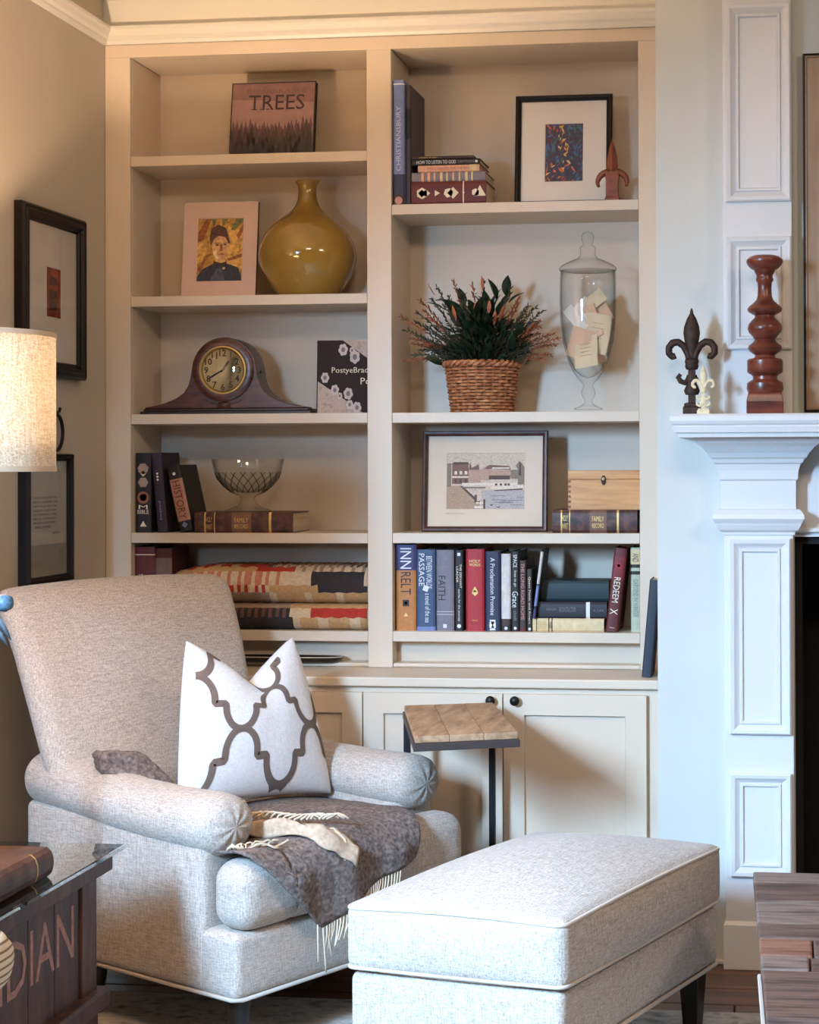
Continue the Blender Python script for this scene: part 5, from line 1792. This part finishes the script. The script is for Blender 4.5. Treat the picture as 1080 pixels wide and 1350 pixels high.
m = MB()
NP = 30
for front in (1, -1):
    v, f = [], []
    for i in range(NP + 1):
        for j in range(NP + 1):
            uu = math.sin((i / NP - 0.5) * PI)
            vv = math.sin((j / NP - 0.5) * PI)
            v.append(tuple(pil_f(uu, vv, front)))
    for i in range(NP):
        for j in range(NP):
            a = i * (NP + 1) + j
            q = (a, a + NP + 1, a + NP + 2, a + 1)
            f.append(q if front > 0 else tuple(reversed(q)))
    m.add(v, f)
cot = weave('white_cotton', (222, 220, 222), (246, 244, 244), 90, 0.9, 0.12, 0.1, 4)
cush = m.build('cushion', cot, pil, smooth=True, fix=False)
bm = bmesh.new()
bm.from_mesh(cush.data)
bmesh.ops.remove_doubles(bm, verts=bm.verts, dist=0.0002)
bmesh.ops.recalc_face_normals(bm, faces=bm.faces)
bm.to_mesh(cush.data)
bm.free()
# trellis bands embroidered on the front
CW, CHh = 0.254, 0.30
ox_, oz_ = -0.09, 0.02
edge = []
ax_, az_ = CW / 4 - 0.016, CHh / 4 - 0.012
for i in range(9):
    t_ = PI / 2 * i / 8
    edge.append((ax_ * math.sin(t_), CHh / 2 - az_ + az_ * math.cos(t_)))
edge += [(ax_, CHh / 4 + 0.006), (ax_ + 0.002, CHh / 4), (ax_ + 0.030, CHh / 4), (ax_ + 0.032, CHh / 4 - 0.006)]
for i in range(9):
    t_ = PI / 2 * i / 8
    edge.append((CW / 2 - ax_ * math.cos(t_), az_ - az_ * math.sin(t_)))
dense = []
for i in range(len(edge) - 1):
    for k in range(3):
        t_ = k / 3
        dense.append((edge[i][0] * (1 - t_) + edge[i + 1][0] * t_, edge[i][1] * (1 - t_) + edge[i + 1][1] * t_))
dense.append(edge[-1])
bands_m = MB()
hw = 0.0098
for ci in range(-2, 3):
    for cj in range(-2, 3):
        for sx in (-1, 1):
            for sz in (-1, 1):
                line = [(ox_ + ci * CW + sx * p[0], oz_ + cj * CHh + sz * p[1]) for p in dense]
                run = []
                for k, p in enumerate(line):
                    q0, q1 = line[max(0, k - 1)], line[min(len(line) - 1, k + 1)]
                    d = Vector((q1[0] - q0[0], q1[1] - q0[1]))
                    d = d.normalized() if d.length > 1e-9 else Vector((1, 0))
                    n_ = Vector((-d.y, d.x))
                    ok = True
                    pr_ = []
                    for s in (-1, 0, 1):
                        u, v = (p[0] + n_.x * hw * s) / PA, (p[1] + n_.y * hw * s) / PB - 1
                        if abs(u) > 0.985 or abs(v) > 0.985:
                            ok = False
                        else:
                            pr_.append(tuple(pil_f(u, v, 1, 0.0014)))
                    if ok:
                        run.append(pr_)
                    if (not ok or k == len(line) - 1) and run:
                        if len(run) > 8:
                            vs2 = [q for r3 in run for q in r3]
                            fs2 = []
                            for a in range(len(run) - 1):
                                for b_ in (0, 1):
                                    c_ = a * 3 + b_
                                    fs2.append((c_, c_ + 1, c_ + 4, c_ + 3))
                            bands_m.add(vs2, fs2)
                        run = []
bands_m.build('trellis_band', plain('taupe_band', (112, 98, 92), 0.9, var=0.1, scale=120), pil, smooth=True, fix=False, kind='stuff', label='brown grey trellis lines')

# ------------------------------------------------------------------ throw blanket
thr = thing('throw_blanket', 'grey brown wool throw with fringed edges draped over the armchair seat', 'blanket', (0.695, -1.157, 0.0), (0, 0, TH))
rt = random.Random(5)


def zseat(X, Y):
    c_ = max(0, 1 - ((X - 0.375) / 0.245) ** 2) * max(0, 1 - ((Y - 0.272) / 0.29) ** 2)
    return 0.441 + 0.026 * c_


def wob(X, c_):
    return 0.5 + 0.25 * math.sin(23 * X + 9 * c_ + 1) + 0.25 * math.sin(31 * c_ - 14 * X + 2.2) * math.cos(9 * X)


def drape(X, c_, lift=0.004):
    zt_2 = zseat(X, max(0.0, c_)) + lift + 0.020 * max(0, wob(X, c_)) * ((1 if c_ > 0 else 0.6) if c_ < 0.17 else max(0.15, 1 - (c_ - 0.17) / 0.08))
    if c_ > 0.03:
        return (X, c_, zt_2)
    if c_ > -0.04:
        t_ = (0.03 - c_) / 0.07 * PI / 2
        return (X, 0.03 - 0.066 * math.sin(t_) - lift, zt_2 - 0.045 * (1 - math.cos(t_)))
    fold = 0.008 * math.sin(38 * X + 4 * c_)
    return (X, -0.040 - lift + min(0.004, fold) - 0.004, zt_2 - 0.045 - (-0.04 - c_))


def lend(X):
    pts = [(0.0, 0.03), (0.03, 0.0), (0.10, -0.07), (0.205, -0.175), (0.29, -0.16), (0.39, -0.11), (0.52, -0.075), (0.56, 0.0), (0.62, 0.16), (0.70, 0.30)]
    for (a, b_), (c_, d) in zip(pts, pts[1:]):
        if X <= c_:
            return b_ + (d - b_) * (X - a) / (c_ - a)
    return pts[-1][1]


m = MB()
nx, nc = 70, 44
v, f = [], []
for i in range(nx + 1):
    X = 0.02 + 0.602 * i / nx
    le = lend(X)
    back = 0.385 if X > 0.13 else 0.098
    for j in range(nc + 1):
        v.append(drape(X, back + (le - back) * j / nc))
for i in range(nx):
    for j in range(nc):
        a = i * (nc + 1) + j
        f.append((a, a + 1, a + nc + 2, a + nc + 1))
wool = mottle('grey_wool', [(74, 66, 64), (112, 100, 96), (142, 130, 124)], 110, 6, 0.95)
m.add(v, f)
o = m.build('wool_sheet', wool, thr, smooth=True)
so = o.modifiers.new('thickness', 'SOLIDIFY')
so.thickness = 0.006
so.offset = 1
# folded-back corner showing the cream reverse
m = MB()
v, f = [], []
for i in range(25):
    for j in range(13):
        a, b_ = i / 24, j / 12
        X = 0.128 + 0.16 * a + 0.018 * b_ + 0.012 * math.sin(7 * b_ + 3 * a)
        c_ = 0.21 - 0.185 * a - 0.115 * b_ + 0.02 * math.sin(6 * a + 2 * b_)
        x, y, z = drape(X, c_, 0.012)
        hump = (0.016 * math.sin(PI * b_) + 0.011 * math.sin(PI * b_) * math.sin(9 * b_ + 5 * a) + 0.014 * math.exp(-((b_ - 0.75) / 0.12) ** 2)) * (0.6 + 0.4 * math.sin(PI * min(1, a + 0.15)))
        v.append((x, y, z + hump + 0.004 * math.sin(18 * a + 3 * b_)))
for i in range(24):
    for j in range(12):
        a = i * 13 + j
        f.append((a, a + 1, a + 14, a + 13))
m.add(v, f)
o = m.build('folded_corner', mottle('cream_wool', [(176, 150, 126), (208, 186, 162)], 90, 5, 0.95), thr, smooth=True, label='cream reverse side of the throw')
so = o.modifiers.new('thickness', 'SOLIDIFY')
so.thickness = 0.005
so.offset = 1
# bunched end between the near arm and the back
m = MB()
rg = []
for i in range(13):
    t_ = i / 12
    cx_, cy_, cz_ = 0.02 + 0.15 * t_, 0.50 - 0.07 * t_, 0.622 - 0.075 * t_
    r = 0.034 * math.sin(PI * (0.12 + 0.8 * t_)) ** 0.6
    ring = []
    for j in range(24):
        a = 2 * PI * j / 24
        q = r * (1 + 0.28 * math.sin(3 * a + 5 * t_) + 0.12 * math.sin(7 * a - 9 * t_))
        ring.append((cx_ + 0.2 * q * math.sin(a), cy_ + 1.1 * q * math.cos(a), cz_ + q * math.sin(a)))
    rg.append(ring)
m.rings(rg).build('bunched_end', wool, thr, smooth=True)
# fringe
fr_m = MB()
for i in range(30):
    X = 0.225 + 0.23 * i / 29
    e = Vector(drape(X, lend(X), 0.008))
    L_ = rt.uniform(0.045, 0.065)
    dx_ = rt.uniform(-0.012, 0.004) - 0.012
    pts = [e + Vector((dx_ * t_ * t_, -0.004 * t_, -L_ * t_)) for t_ in (0, 0.25, 0.5, 0.75, 1)]
    fr_m.tube(pts, [0.0017, 0.0019, 0.0019, 0.0018, 0.0012], 5)
for X, L_, dx_ in ((0.196, 0.085, -0.004), (0.212, 0.105, 0.004), (0.222, 0.075, 0.012), (0.26, 0.06, 0.03)):
    e = Vector(drape(X, lend(X), 0.008))
    pts = [e + Vector((dx_ * t_, -0.006 * t_, -L_ * t_)) for t_ in (0, 0.25, 0.5, 0.75, 1)]
    fr_m.tube(pts, 0.002, 5)
# twisted fringe lying along the folded corner
for i in range(22):
    a = i / 21
    X = 0.135 + 0.15 * a
    c_ = 0.215 - 0.19 * a + 0.02 * math.sin(6 * a)
    x, y, z = drape(X, c_, 0.016)
    pts = []
    for k in range(6):
        t_ = k / 5
        pts.append((x + 0.035 * t_, y + 0.012 - 0.03 * t_ + 0.004 * math.sin(t_ * 9 + i), z + 0.014 + 0.012 * math.sin(PI * t_)))
    fr_m.tube(pts, 0.0026, 5)
for i in range(9):
    x, y, z = drape(0.03 + 0.012 * i, 0.06 - 0.004 * i, 0.012)
    pts = [(x + 0.012 * math.cos(t_) * (1 + 0.2 * i % 3), y + 0.010 * math.sin(t_) - 0.012, z + 0.004 + 0.006 * math.sin(2 * t_ + i)) for t_ in [k * 0.8 for k in range(7)]]
    fr_m.tube(pts, 0.0024, 5)
for dx_ in (0.0, 0.012):
    x, y, z = drape(0.275 + dx_, 0.0, 0.02)
    fr_m.tube([(x - 0.05, y + 0.03, z + 0.012), (x - 0.015, y + 0.01, z + 0.014), (x, y - 0.012, z - 0.01), (x + 0.004, y - 0.02, z - 0.05), (x + 0.003, y - 0.022, z - 0.075)], 0.0028, 5)
fr_m.build('fringe', plain('cream_fringe', (216, 196, 170), 0.9, var=0.08), thr, smooth=True, kind='stuff')

# ------------------------------------------------------------------ ottoman
OTH = math.radians(68.7)
ot = thing('ottoman', 'oatmeal linen ottoman with piped top cushion in front of the armchair', 'ottoman', (1.452, -1.475, 0.0), (0, 0, OTH))
OLn, OD, SHR = 0.764, 0.464, 0.165


def shear(q):
    return (q[0] - SHR * q[1], q[1], q[2])


MB().rbox(0.006, OLn - 0.006, 0.006, OD - 0.006, 0.152, 0.288, 0.018, n=6, warp=shear).build('base', linen, ot, smooth=True)


def bulge(q):
    return shear(q)


MB().rbox(0.0, OLn, 0.0, OD, 0.290, 0.428, 0.022, crown=(0.016, 0.016, 0.056), n=16, warp=shear).build('top_cushion', linen, ot, smooth=True)


def rrect(x0, x1, y0, y1, z, r, sag=0.0, bulge_=0.0):
    out = []
    for (cx_, cy_, a0) in ((x1 - r, y1 - r, 0), (x0 + r, y1 - r, 90), (x0 + r, y0 + r, 180), (x1 - r, y0 + r, 270)):
        for k in range(5):
            a = math.radians(a0 + 22.5 * k)
            out.append((cx_ + r * math.cos(a), cy_ + r * math.sin(a), z))
    pts = []
    n = len(out)
    for i in range(n):
        p, q = Vector(out[i]), Vector(out[(i + 1) % n])
        steps = 10 if (q - p).length > 0.1 else 1
        for k in range(steps):
            t_ = k / steps
            w = p.lerp(q, t_)
            if steps > 1:
                nrm = Vector(((q - p).y, -(q - p).x, 0)).normalized()
                w = w + nrm * bulge_ * math.sin(PI * t_)
                w.z += sag * math.sin(PI * t_)
            pts.append(shear(w))
    return pts


for z, s, bl_ in ((0.417, 0.006, 0.002), (0.298, 0.0, 0.002)):
    MB().tube(rrect(0.002, OLn - 0.002, 0.002, OD - 0.002, z, 0.02, s, bl_), 0.0042, 6, closed=True).build('piping', piping_mat, ot, smooth=True)
MB().tube(rrect(0.005, OLn - 0.005, 0.005, OD - 0.005, 0.154, 0.02), 0.0045, 6, closed=True).build('piping', piping_mat, ot, smooth=True)
for (x, y) in ((0.05, 0.05), (OLn - 0.05, 0.05), (0.05, OD - 0.05), (OLn - 0.05, OD - 0.05)):
    c_ = shear((x, y, 0))
    MB().rings([[(c_[0] + a * h_, c_[1] + b_ * h_, z) for a, b_ in ((-1, -1), (1, -1), (1, 1), (-1, 1))] for z, h_ in ((0.0052, 0.017), (0.155, 0.026))]).build('leg', dark_leg, ot, bevel=0.002)

# ------------------------------------------------------------------ C-shaped side table
st = thing('side_table', 'small side table with plank top and dark metal frame beside the far chair arm', 'table')
tz = 0.68
q4 = [Vector(at(a, b_, z=tz)) for a, b_ in ((533, 930), (650, 926), (683, 965), (547, 971))]
# back-left, back-right, front-right, front-left
ctr = sum(q4, Vector()) / 4
st.location = (ctr.x, ctr.y, 0)
q4 = [p - Vector((ctr.x, ctr.y, 0)) for p in q4]
tw = streaks('weathered_plank', [(128, 98, 72), (172, 140, 108), (198, 168, 134)], (40, 7, 40), 0.7, 0.3)


def lerp2(u, v):
    return q4[0].lerp(q4[1], u).lerp(q4[3].lerp(q4[2], u), v)


for i in range(3):
    u0, u1 = i / 3 + 0.002, (i + 1) / 3 - 0.002
    # boards run front to back; joints at thirds
    P = [lerp2(u0, 0.0), lerp2(u1, 0.0), lerp2(u1, 1.0), lerp2(u0, 1.0)]
    MB().rings([[(p.x, p.y, tz - 0.016) for p in P], [(p.x, p.y, tz) for p in P]]).build('plank', tw, st, bevel=0.0014)
P = [lerp2(-0.015, -0.01), lerp2(1.015, -0.01), lerp2(1.015, 1.02), lerp2(-0.015, 1.02)]
MB().rings([[(p.x, p.y, tz - 0.034) for p in P], [(p.x, p.y, tz - 0.0165) for p in P]]).build('top_frame', plain('gunmetal', (74, 66, 66), 0.5, 0.4), st, bevel=0.001)
for u in (0.03, 0.985):
    p = lerp2(u, 0.02)
    MB().box(p.x - 0.008, p.x + 0.008, p.y - 0.008, p.y + 0.008, 0.001, tz - 0.034).build('leg', black_metal, st, bevel=0.001)
    p2 = lerp2(u, 0.5)
    d = (p2 - p)
    MB().tube([(p.x, p.y, 0.010), (p.x + d.x * 0.5, p.y + d.y * 0.5, 0.010)], 0.0085, 8).build('foot_rail', black_metal, st)
p, p2 = lerp2(0.03, 0.02), lerp2(0.985, 0.02)
MB().tube([(p.x, p.y, 0.010), (p2.x, p2.y, 0.010)], 0.008, 8).build('cross_rail', black_metal, st)

# ------------------------------------------------------------------ trunk with glass top
TX, TY0, TY1, TZ = 0.455, -1.96, -1.335, 0.50
tk = thing('trunk', 'dark wooden trunk with stencilled letters at the bottom left', 'trunk', (0.2, -1.65, 0.0))
dkw = streaks('dark_trunk_wood', [(40, 22, 18), (70, 40, 32), (100, 64, 52)], (30, 30, 5), 0.5, 0.25)
lx, ly0, ly1 = TX - 0.2, TY0 + 1.65, TY1 + 1.65
x0_ = -0.24
MB().box(x0_, lx - 0.012, ly0 + 0.01, ly1 - 0.01, 0.02, 0.466).build('body', dkw, tk)
for (ya_, yb2) in ((ly1 - 0.075, ly1), (ly0, ly0 + 0.075)):
    MB().box(lx - 0.03, lx, ya_, yb2, 0.20, 0.466).build('corner_post', dkw, tk, bevel=0.003)
nb = 4
pa, pb = ly0 + 0.077, ly1 - 0.077
for i in range(nb):
    a = pa + (pb - pa) * i / nb
    b_ = pa + (pb - pa) * (i + 1) / nb
    MB().box(lx - 0.02, lx - 0.006, a + 0.001, b_ - 0.001, 0.20, 0.466).build('board', dkw, tk, bevel=0.002)
for i in range(4):
    z0, z1 = 0.2 + 0.266 * i / 4, 0.2 + 0.266 * (i + 1) / 4
    MB().box(x0_, lx - 0.031, ly1 - 0.012, ly1, z0 + 0.001, z1 - 0.001).build('board', dkw, tk, bevel=0.002)
MB().box(x0_ - 0.01, lx + 0.022, ly0 - 0.02, ly1 + 0.022, 0.185, 0.225).build('base_moulding', dkw, tk, bevel=0.006)
MB().box(x0_, lx + 0.002, ly0 + 0.0, ly1 + 0.002, 0.0052, 0.185).build('plinth', dkw, tk, bevel=0.003)
MB().box(x0_ - 0.01, lx + 0.026, ly0 - 0.02, ly1 + 0.022, 0.4665, TZ).build('lid', dkw, tk, bevel=0.003)
st_m = MB()
ya_ = at(20, 1270, x=TX - 0.006).y + 1.65
yb2 = at(97, 1245, x=TX - 0.006).y + 1.65
zl0 = at(80, 1262, x=TX - 0.006).z
lettering(st_m, 'INDIAN', (lx - 0.0054, (ya_ + yb2) / 2 - (yb2 - ya_) * 0.32, 0.372), (0, 1, 0), (0, 0, 1), (yb2 - ya_) * 1.64, 0.105)
st_m.build('stencil', plain('faded_stencil', (158, 116, 106), 0.8, var=0.25, scale=60), tk, fix=False)
MB().box(-0.25, TX + 0.037 - 0.2, TY0 - 0.02 + 1.65, TY1 + 0.062 + 1.65, TZ + 0.0005, TZ + 0.0105).build('glass_top', glass('table_glass', (0.90, 0.95, 0.95), (0.45, 0.62, 0.64), 0.8, 0.01, 0.95), tk, bevel=0.002, label='sheet of glass with green edge')
ztk = TZ + 0.0108
dkl = mottle('umber_leather', [(44, 26, 22), (74, 46, 38), (98, 64, 52)], 30, 6, 0.45)
book('thick dark brown leather book lying on the glass of the trunk', (0.452, -1.93, ztk), 0.058, 0.365, 0.25, dkl, flat=True, rotz=R90, b=0.012, bands=[(0.8, 0.81, gold)])

# ------------------------------------------------------------------ lamp on the trunk
lp = thing('table_lamp', 'table lamp with a drum linen shade, glowing at the left edge', 'lamp', (0.222, -1.452, ztk))
SZ0, SZ1, SR = at(60, 621, y=-1.45).z - ztk, at(64, 437, y=-1.45).z - ztk, 0.181
shade_m = weave('shade_linen', (190, 160, 122), (238, 226, 204), 30, 0.95, 0.3, 0.1, 10, translucent=0.013)
MB().rings([[(SR * math.cos(2 * PI * i / 56), SR * math.sin(2 * PI * i / 56), z) for i in range(56)] for z in (SZ0, SZ0 + (SZ1 - SZ0) / 3, SZ1 - (SZ1 - SZ0) / 3, SZ1)], 0, False, False).build('lamp_shade', shade_m, lp, smooth=True)
for z in (SZ0, SZ1):
    MB().rings([[(r * math.cos(2 * PI * i / 56), r * math.sin(2 * PI * i / 56), z + dz) for i in range(56)] for r, dz in ((SR - 0.002, -0.001), (SR + 0.0015, -0.001), (SR + 0.0015, 0.010 if z == SZ0 else -0.010), (SR - 0.002, 0.010 if z == SZ0 else -0.010))], 0, False, False).build('shade_trim', plain('shade_trim', (204, 180, 152), 0.9), lp, smooth='auto')
MB().lathe([(0.0, 0), (0.06, 0), (0.062, 0.008), (0.04, 0.014), (0.014, 0.022), (0.011, 0.08), (0.016, 0.10), (0.016, 0.11), (0.010, 0.13), (0.009, 0.40), (0.015, 0.43), (0.015, 0.44), (0.010, 0.46), (0.009, 0.5), (0.01, SZ0 - 0.02), (0.01, SZ1 - 0.168), (0, SZ1 - 0.168)], 32).build('lamp_base', mottle('lamp_bronze', [(50, 40, 32), (90, 74, 60)], 8, 4, 0.3), lp, smooth=True)
MB().lathe([(0.013, SZ1 - 0.17), (0.016, SZ1 - 0.163), (0.03, SZ1 - 0.128), (0.031, SZ1 - 0.108), (0.024, SZ1 - 0.088), (0, SZ1 - 0.08)], 24).build('bulb', glass('bulb_glass', (1, 0.97, 0.9), (0.8, 0.75, 0.65)), lp, smooth=True)
MB().rings([[(r * math.cos(2 * PI * i / 32), r * math.sin(2 * PI * i / 32), SZ1 - 0.108 + dz) for i in range(32)] for r, dz in ((0.012, -0.066), (0.05, -0.064), (0.078, -0.056), (0.078, -0.054), (0.05, -0.061), (0.012, -0.063))], 0, False, False).build('added_light_baffle', plain('opal_white', (230, 224, 214), 0.5), lp, smooth=True)  # unseen dish added under the bulb to block its downward light
for k in range(3):
    a = k * 2 * PI / 3
    MB().tube([(0.011 * math.cos(a), 0.011 * math.sin(a), SZ0 + 0.02), (SR * math.cos(a), SR * math.sin(a), SZ0 + 0.02)], 0.0015, 5).build('shade_arm', black_metal, lp)
bl_ = bpy.data.lights.new('lamp_bulb_light', 'POINT')
bl_.energy = 85
bl_.color = (1.0, 0.77, 0.56)
bl_.shadow_soft_size = 0.012
bo = bpy.data.objects.new('lamp_bulb_light', bl_)
COL.objects.link(bo)
bo.location = (0.222, -1.452, ztk + SZ1 - 0.108)

# ------------------------------------------------------------------ flower at the left edge
bud = at(4, 797, y=-1.78)
leaf_p = at(7, 835, y=-1.76)
zv = ztk + 0.0585
fv = thing('flower_vase', 'vase of blue flowers whose bud and dark leaf peek in at the left edge', 'flowers', (0.335, -1.76, zv))
fo = Vector((0.335, -1.76, zv))
MB().lathe([(0, 0), (0.028, 0), (0.034, 0.03), (0.03, 0.09), (0.016, 0.14), (0.018, 0.16), (0.014, 0.16), (0.012, 0.14), (0.02, 0.09), (0, 0.03)], 24).build('vase', plain('grey_ceramic', (130, 130, 132), 0.3), fv, smooth=True)
b_ = bud - fo
MB().tube([(0, 0, 0.05), (0.004, -0.002, 0.25), (b_.x * 0.5, b_.y * 0.5, b_.z * 0.85), (b_.x * 0.9, b_.y, b_.z - 0.005)], 0.002, 6).build('stem', plain('flower_stem', (50, 62, 46), 0.6), fv, smooth=True)
m = MB()
Mb = Matrix.Translation(b_ - Vector((0.022, 0, -0.001))) @ Matrix.Rotation(R90 * 0.95, 4, 'Y')
m.lathe([(0, 0), (0.008, 0.002), (0.0145, 0.014), (0.0165, 0.026), (0.012, 0.037), (0, 0.041)], 20, M=Mb)
m.build('bud', mottle('blue_petal', [(40, 64, 82), (84, 112, 130), (58, 84, 104)], 60, 3, 0.5), fv, smooth=True)
lf = leaf_p - fo
dm = plain('dark_leaf', (30, 34, 36), 0.5, var=0.2)
for k, (dx_, dz_, tipz) in enumerate(((-0.055, 0.045, -0.012), (-0.06, 0.022, -0.022))):
    base = lf + Vector((dx_, 0.0, dz_))
    tip = lf + Vector((0.012 - 0.006 * k, -0.004, tipz))
    d = tip - base
    n_ = Vector((-d.z, 0, d.x)).normalized()
    v, f = [], []
    for i in range(9):
        t_ = i / 8
        w_ = 0.010 * math.sin(PI * (0.08 + 0.92 * t_)) ** 0.8
        c_ = base + d * t_ + Vector((0, 0, 0.01 * math.sin(PI * t_)))
        for s in (-1, 0, 1):
            v.append(tuple(c_ + n_ * w_ * s + Vector((0, 0.004 * abs(s), 0))))
    for i in range(8):
        for j in (0, 1):
            a = i * 3 + j
            f.append((a, a + 1, a + 4, a + 3))
    MB().add(v, f).build('leaf', dm, fv, smooth=True, fix=False)
    MB().tube([(0, 0, 0.08), (0.0, 0.002, b_.z * 0.7), tuple(base)], 0.0016, 5).build('stem', plain('flower_stem', (50, 62, 46), 0.6), fv, smooth=True)

# ------------------------------------------------------------------ striped armchair, mostly out of frame
sa = thing('armchair', 'cream striped armchair whose rounded arm end shows at the bottom left edge', 'armchair', (0.0, -2.25, 0.0))
nt_name = 'ticking_stripe'
m_, nt, bb = nodes(nt_name)
tc = nt.nodes.new('ShaderNodeTexCoord')
wv = nt.nodes.new('ShaderNodeTexWave')
wv.wave_type = 'BANDS'
wv.bands_direction = 'Z'
wv.inputs['Scale'].default_value = 26
nt.links.new(tc.outputs['Object'], wv.inputs[0])
cr = nt.nodes.new('ShaderNodeValToRGB')
cr.color_ramp.elements[0].position = 0.1
cr.color_ramp.elements[0].color = lin((130, 104, 80))
cr.color_ramp.elements[1].position = 0.35
cr.color_ramp.elements[1].color = lin((214, 196, 168))
nt.links.new(wv.outputs[0], cr.inputs[0])
nt.links.new(cr.outputs[0], bb.inputs['Base Color'])
bb.inputs['Roughness'].default_value = 0.95
ex = at(8, 1262, y=-2.25)
zr = ex.z - 0.01
for yy in (0.0, -0.62):
    rg = []
    for (x, q) in ((0.02, 0.2), (0.03, 0.9), (0.06, 1.0), (0.3, 1.0), (ex.x - 0.05, 1.0), (ex.x - 0.022, 0.93), (ex.x - 0.007, 0.7), (ex.x - 0.001, 0.35), (ex.x, 0.05)):
        rg.append([(x, yy + 0.062 * q * math.cos(2 * PI * j / 28), zr + 0.052 * q * math.sin(2 * PI * j / 28)) for j in range(28)])
    MB().rings(rg).build('rolled_arm', m_, sa, smooth=True)
    MB().rbox(0.02, ex.x - 0.03, yy - 0.045, yy + 0.045, 0.12, zr, 0.015, n=4).build('arm_panel', m_, sa, smooth=True)
MB().rbox(0.02, ex.x - 0.02, -0.575, -0.045, 0.12, 0.28, 0.02, n=4).build('seat_base', m_, sa, smooth=True)
MB().rbox(0.12, ex.x - 0.01, -0.57, -0.05, 0.281, 0.40, 0.04, n=6).build('seat_cushion', m_, sa, smooth=True)
MB().rbox(-0.03, 0.11, -0.66, 0.04, 0.15, 0.80, 0.05, n=6).build('backrest', m_, sa, smooth=True)
for x in (0.05, ex.x - 0.06):
    for y in (-0.62, 0.0):
        MB().lathe([(0.012, 0.0052), (0.02, 0.10), (0.022, 0.121)], 12, x, y, 0).build('leg', dark_leg, sa)

# ------------------------------------------------------------------ plank coffee table
ctb = thing('coffee_table', 'low rustic coffee table of reclaimed boards at the bottom right', 'table', (1.83, -1.5, 0.0))
ct_m = streaks('reclaimed_board', [(40, 28, 24), (82, 60, 52), (112, 88, 78), (92, 58, 44)], (5, 60, 60), 0.65, 0.5)
ct_r = streaks('reclaimed_red_board', [(64, 38, 30), (118, 76, 58), (146, 106, 86), (84, 50, 38)], (5, 60, 60), 0.65, 0.5)
ct_g = streaks('reclaimed_grey_board', [(52, 40, 36), (104, 86, 78), (136, 118, 108), (80, 60, 52)], (5, 60, 60), 0.65, 0.5)
ZTc = 0.42
yl = [at(1000, q, z=ZTc).y for q in (1149, 1163, 1187, 1216.5, 1235.5, 1259, 1277.5, 1342)]
xedge = lambda y: 1.806 + (y + 1.006) * (1.845 - 1.806) / (-1.975 + 1.006)
mats_ = [ct_g, ct_m, ct_g, ct_m, ct_r, ct_g, ct_m]
XR = 2.75
for i in range(7):
    y1, y0 = yl[i] - 0.002, yl[i + 1] + 0.002
    cuts = [None, None]
    segs_ = [(None, 2.3 + 0.1 * (i % 3)), (2.3 + 0.1 * (i % 3), XR)]
    if i == 4:
        cx_ = at(1072, 1247, z=ZTc).x
        segs_ = [(None, cx_), (cx_, 2.4), (2.4, XR)]
    if i == 5:
        cx_ = at(1068, 1268, z=ZTc).x
        segs_ = [(None, cx_), (cx_, 2.5), (2.5, XR)]
    for (a, b_) in segs_:
        xa0 = (xedge(y0) if a is None else a + 0.0015) - 1.83
        xa1 = (xedge(y1) if a is None else a + 0.0015) - 1.83
        xb = b_ - 0.0015 - 1.83
        dz = random.uniform(-0.0015, 0.0015)
        base = [(xa0, y0 + 1.5), (xb, y0 + 1.5), (xb, y1 + 1.5), (xa1, y1 + 1.5)]
        MB().rings([[(p[0], p[1], ZTc - 0.03) for p in base], [(p[0], p[1], ZTc + dz) for p in base]]).build('board', mats_[i] if a is None else random.choice((ct_m, ct_g)), ctb, bevel=0.004)
yb0, yb1 = yl[-1] + 1.5, yl[0] + 1.5
MB().box(0.03, XR - 1.85, yb0 + 0.02, yb1 - 0.02, ZTc - 0.10, ZTc - 0.031).build('apron', ct_m, ctb, bevel=0.003)
for x in (0.03, XR - 1.85 - 0.07):
    for y in (yb0 + 0.02, yb1 - 0.09):
        MB().box(x, x + 0.07, y, y + 0.07, 0.0052, ZTc - 0.10).build('leg', ct_m, ctb, bevel=0.003)
sx0, sy0 = xedge(yl[6]) - 1.83, yl[6] + 1.5
sx1, sy1 = xedge(yl[7]) - 1.83, yl[7] + 1.5
MB().tube([(sx0 - 0.004, sy0, ZTc - 0.012), (sx1 - 0.004, sy1, ZTc - 0.012)], 0.004, 6).build('edge_strip', plain('worn_pale_edge', (190, 180, 172), 0.5), ctb)
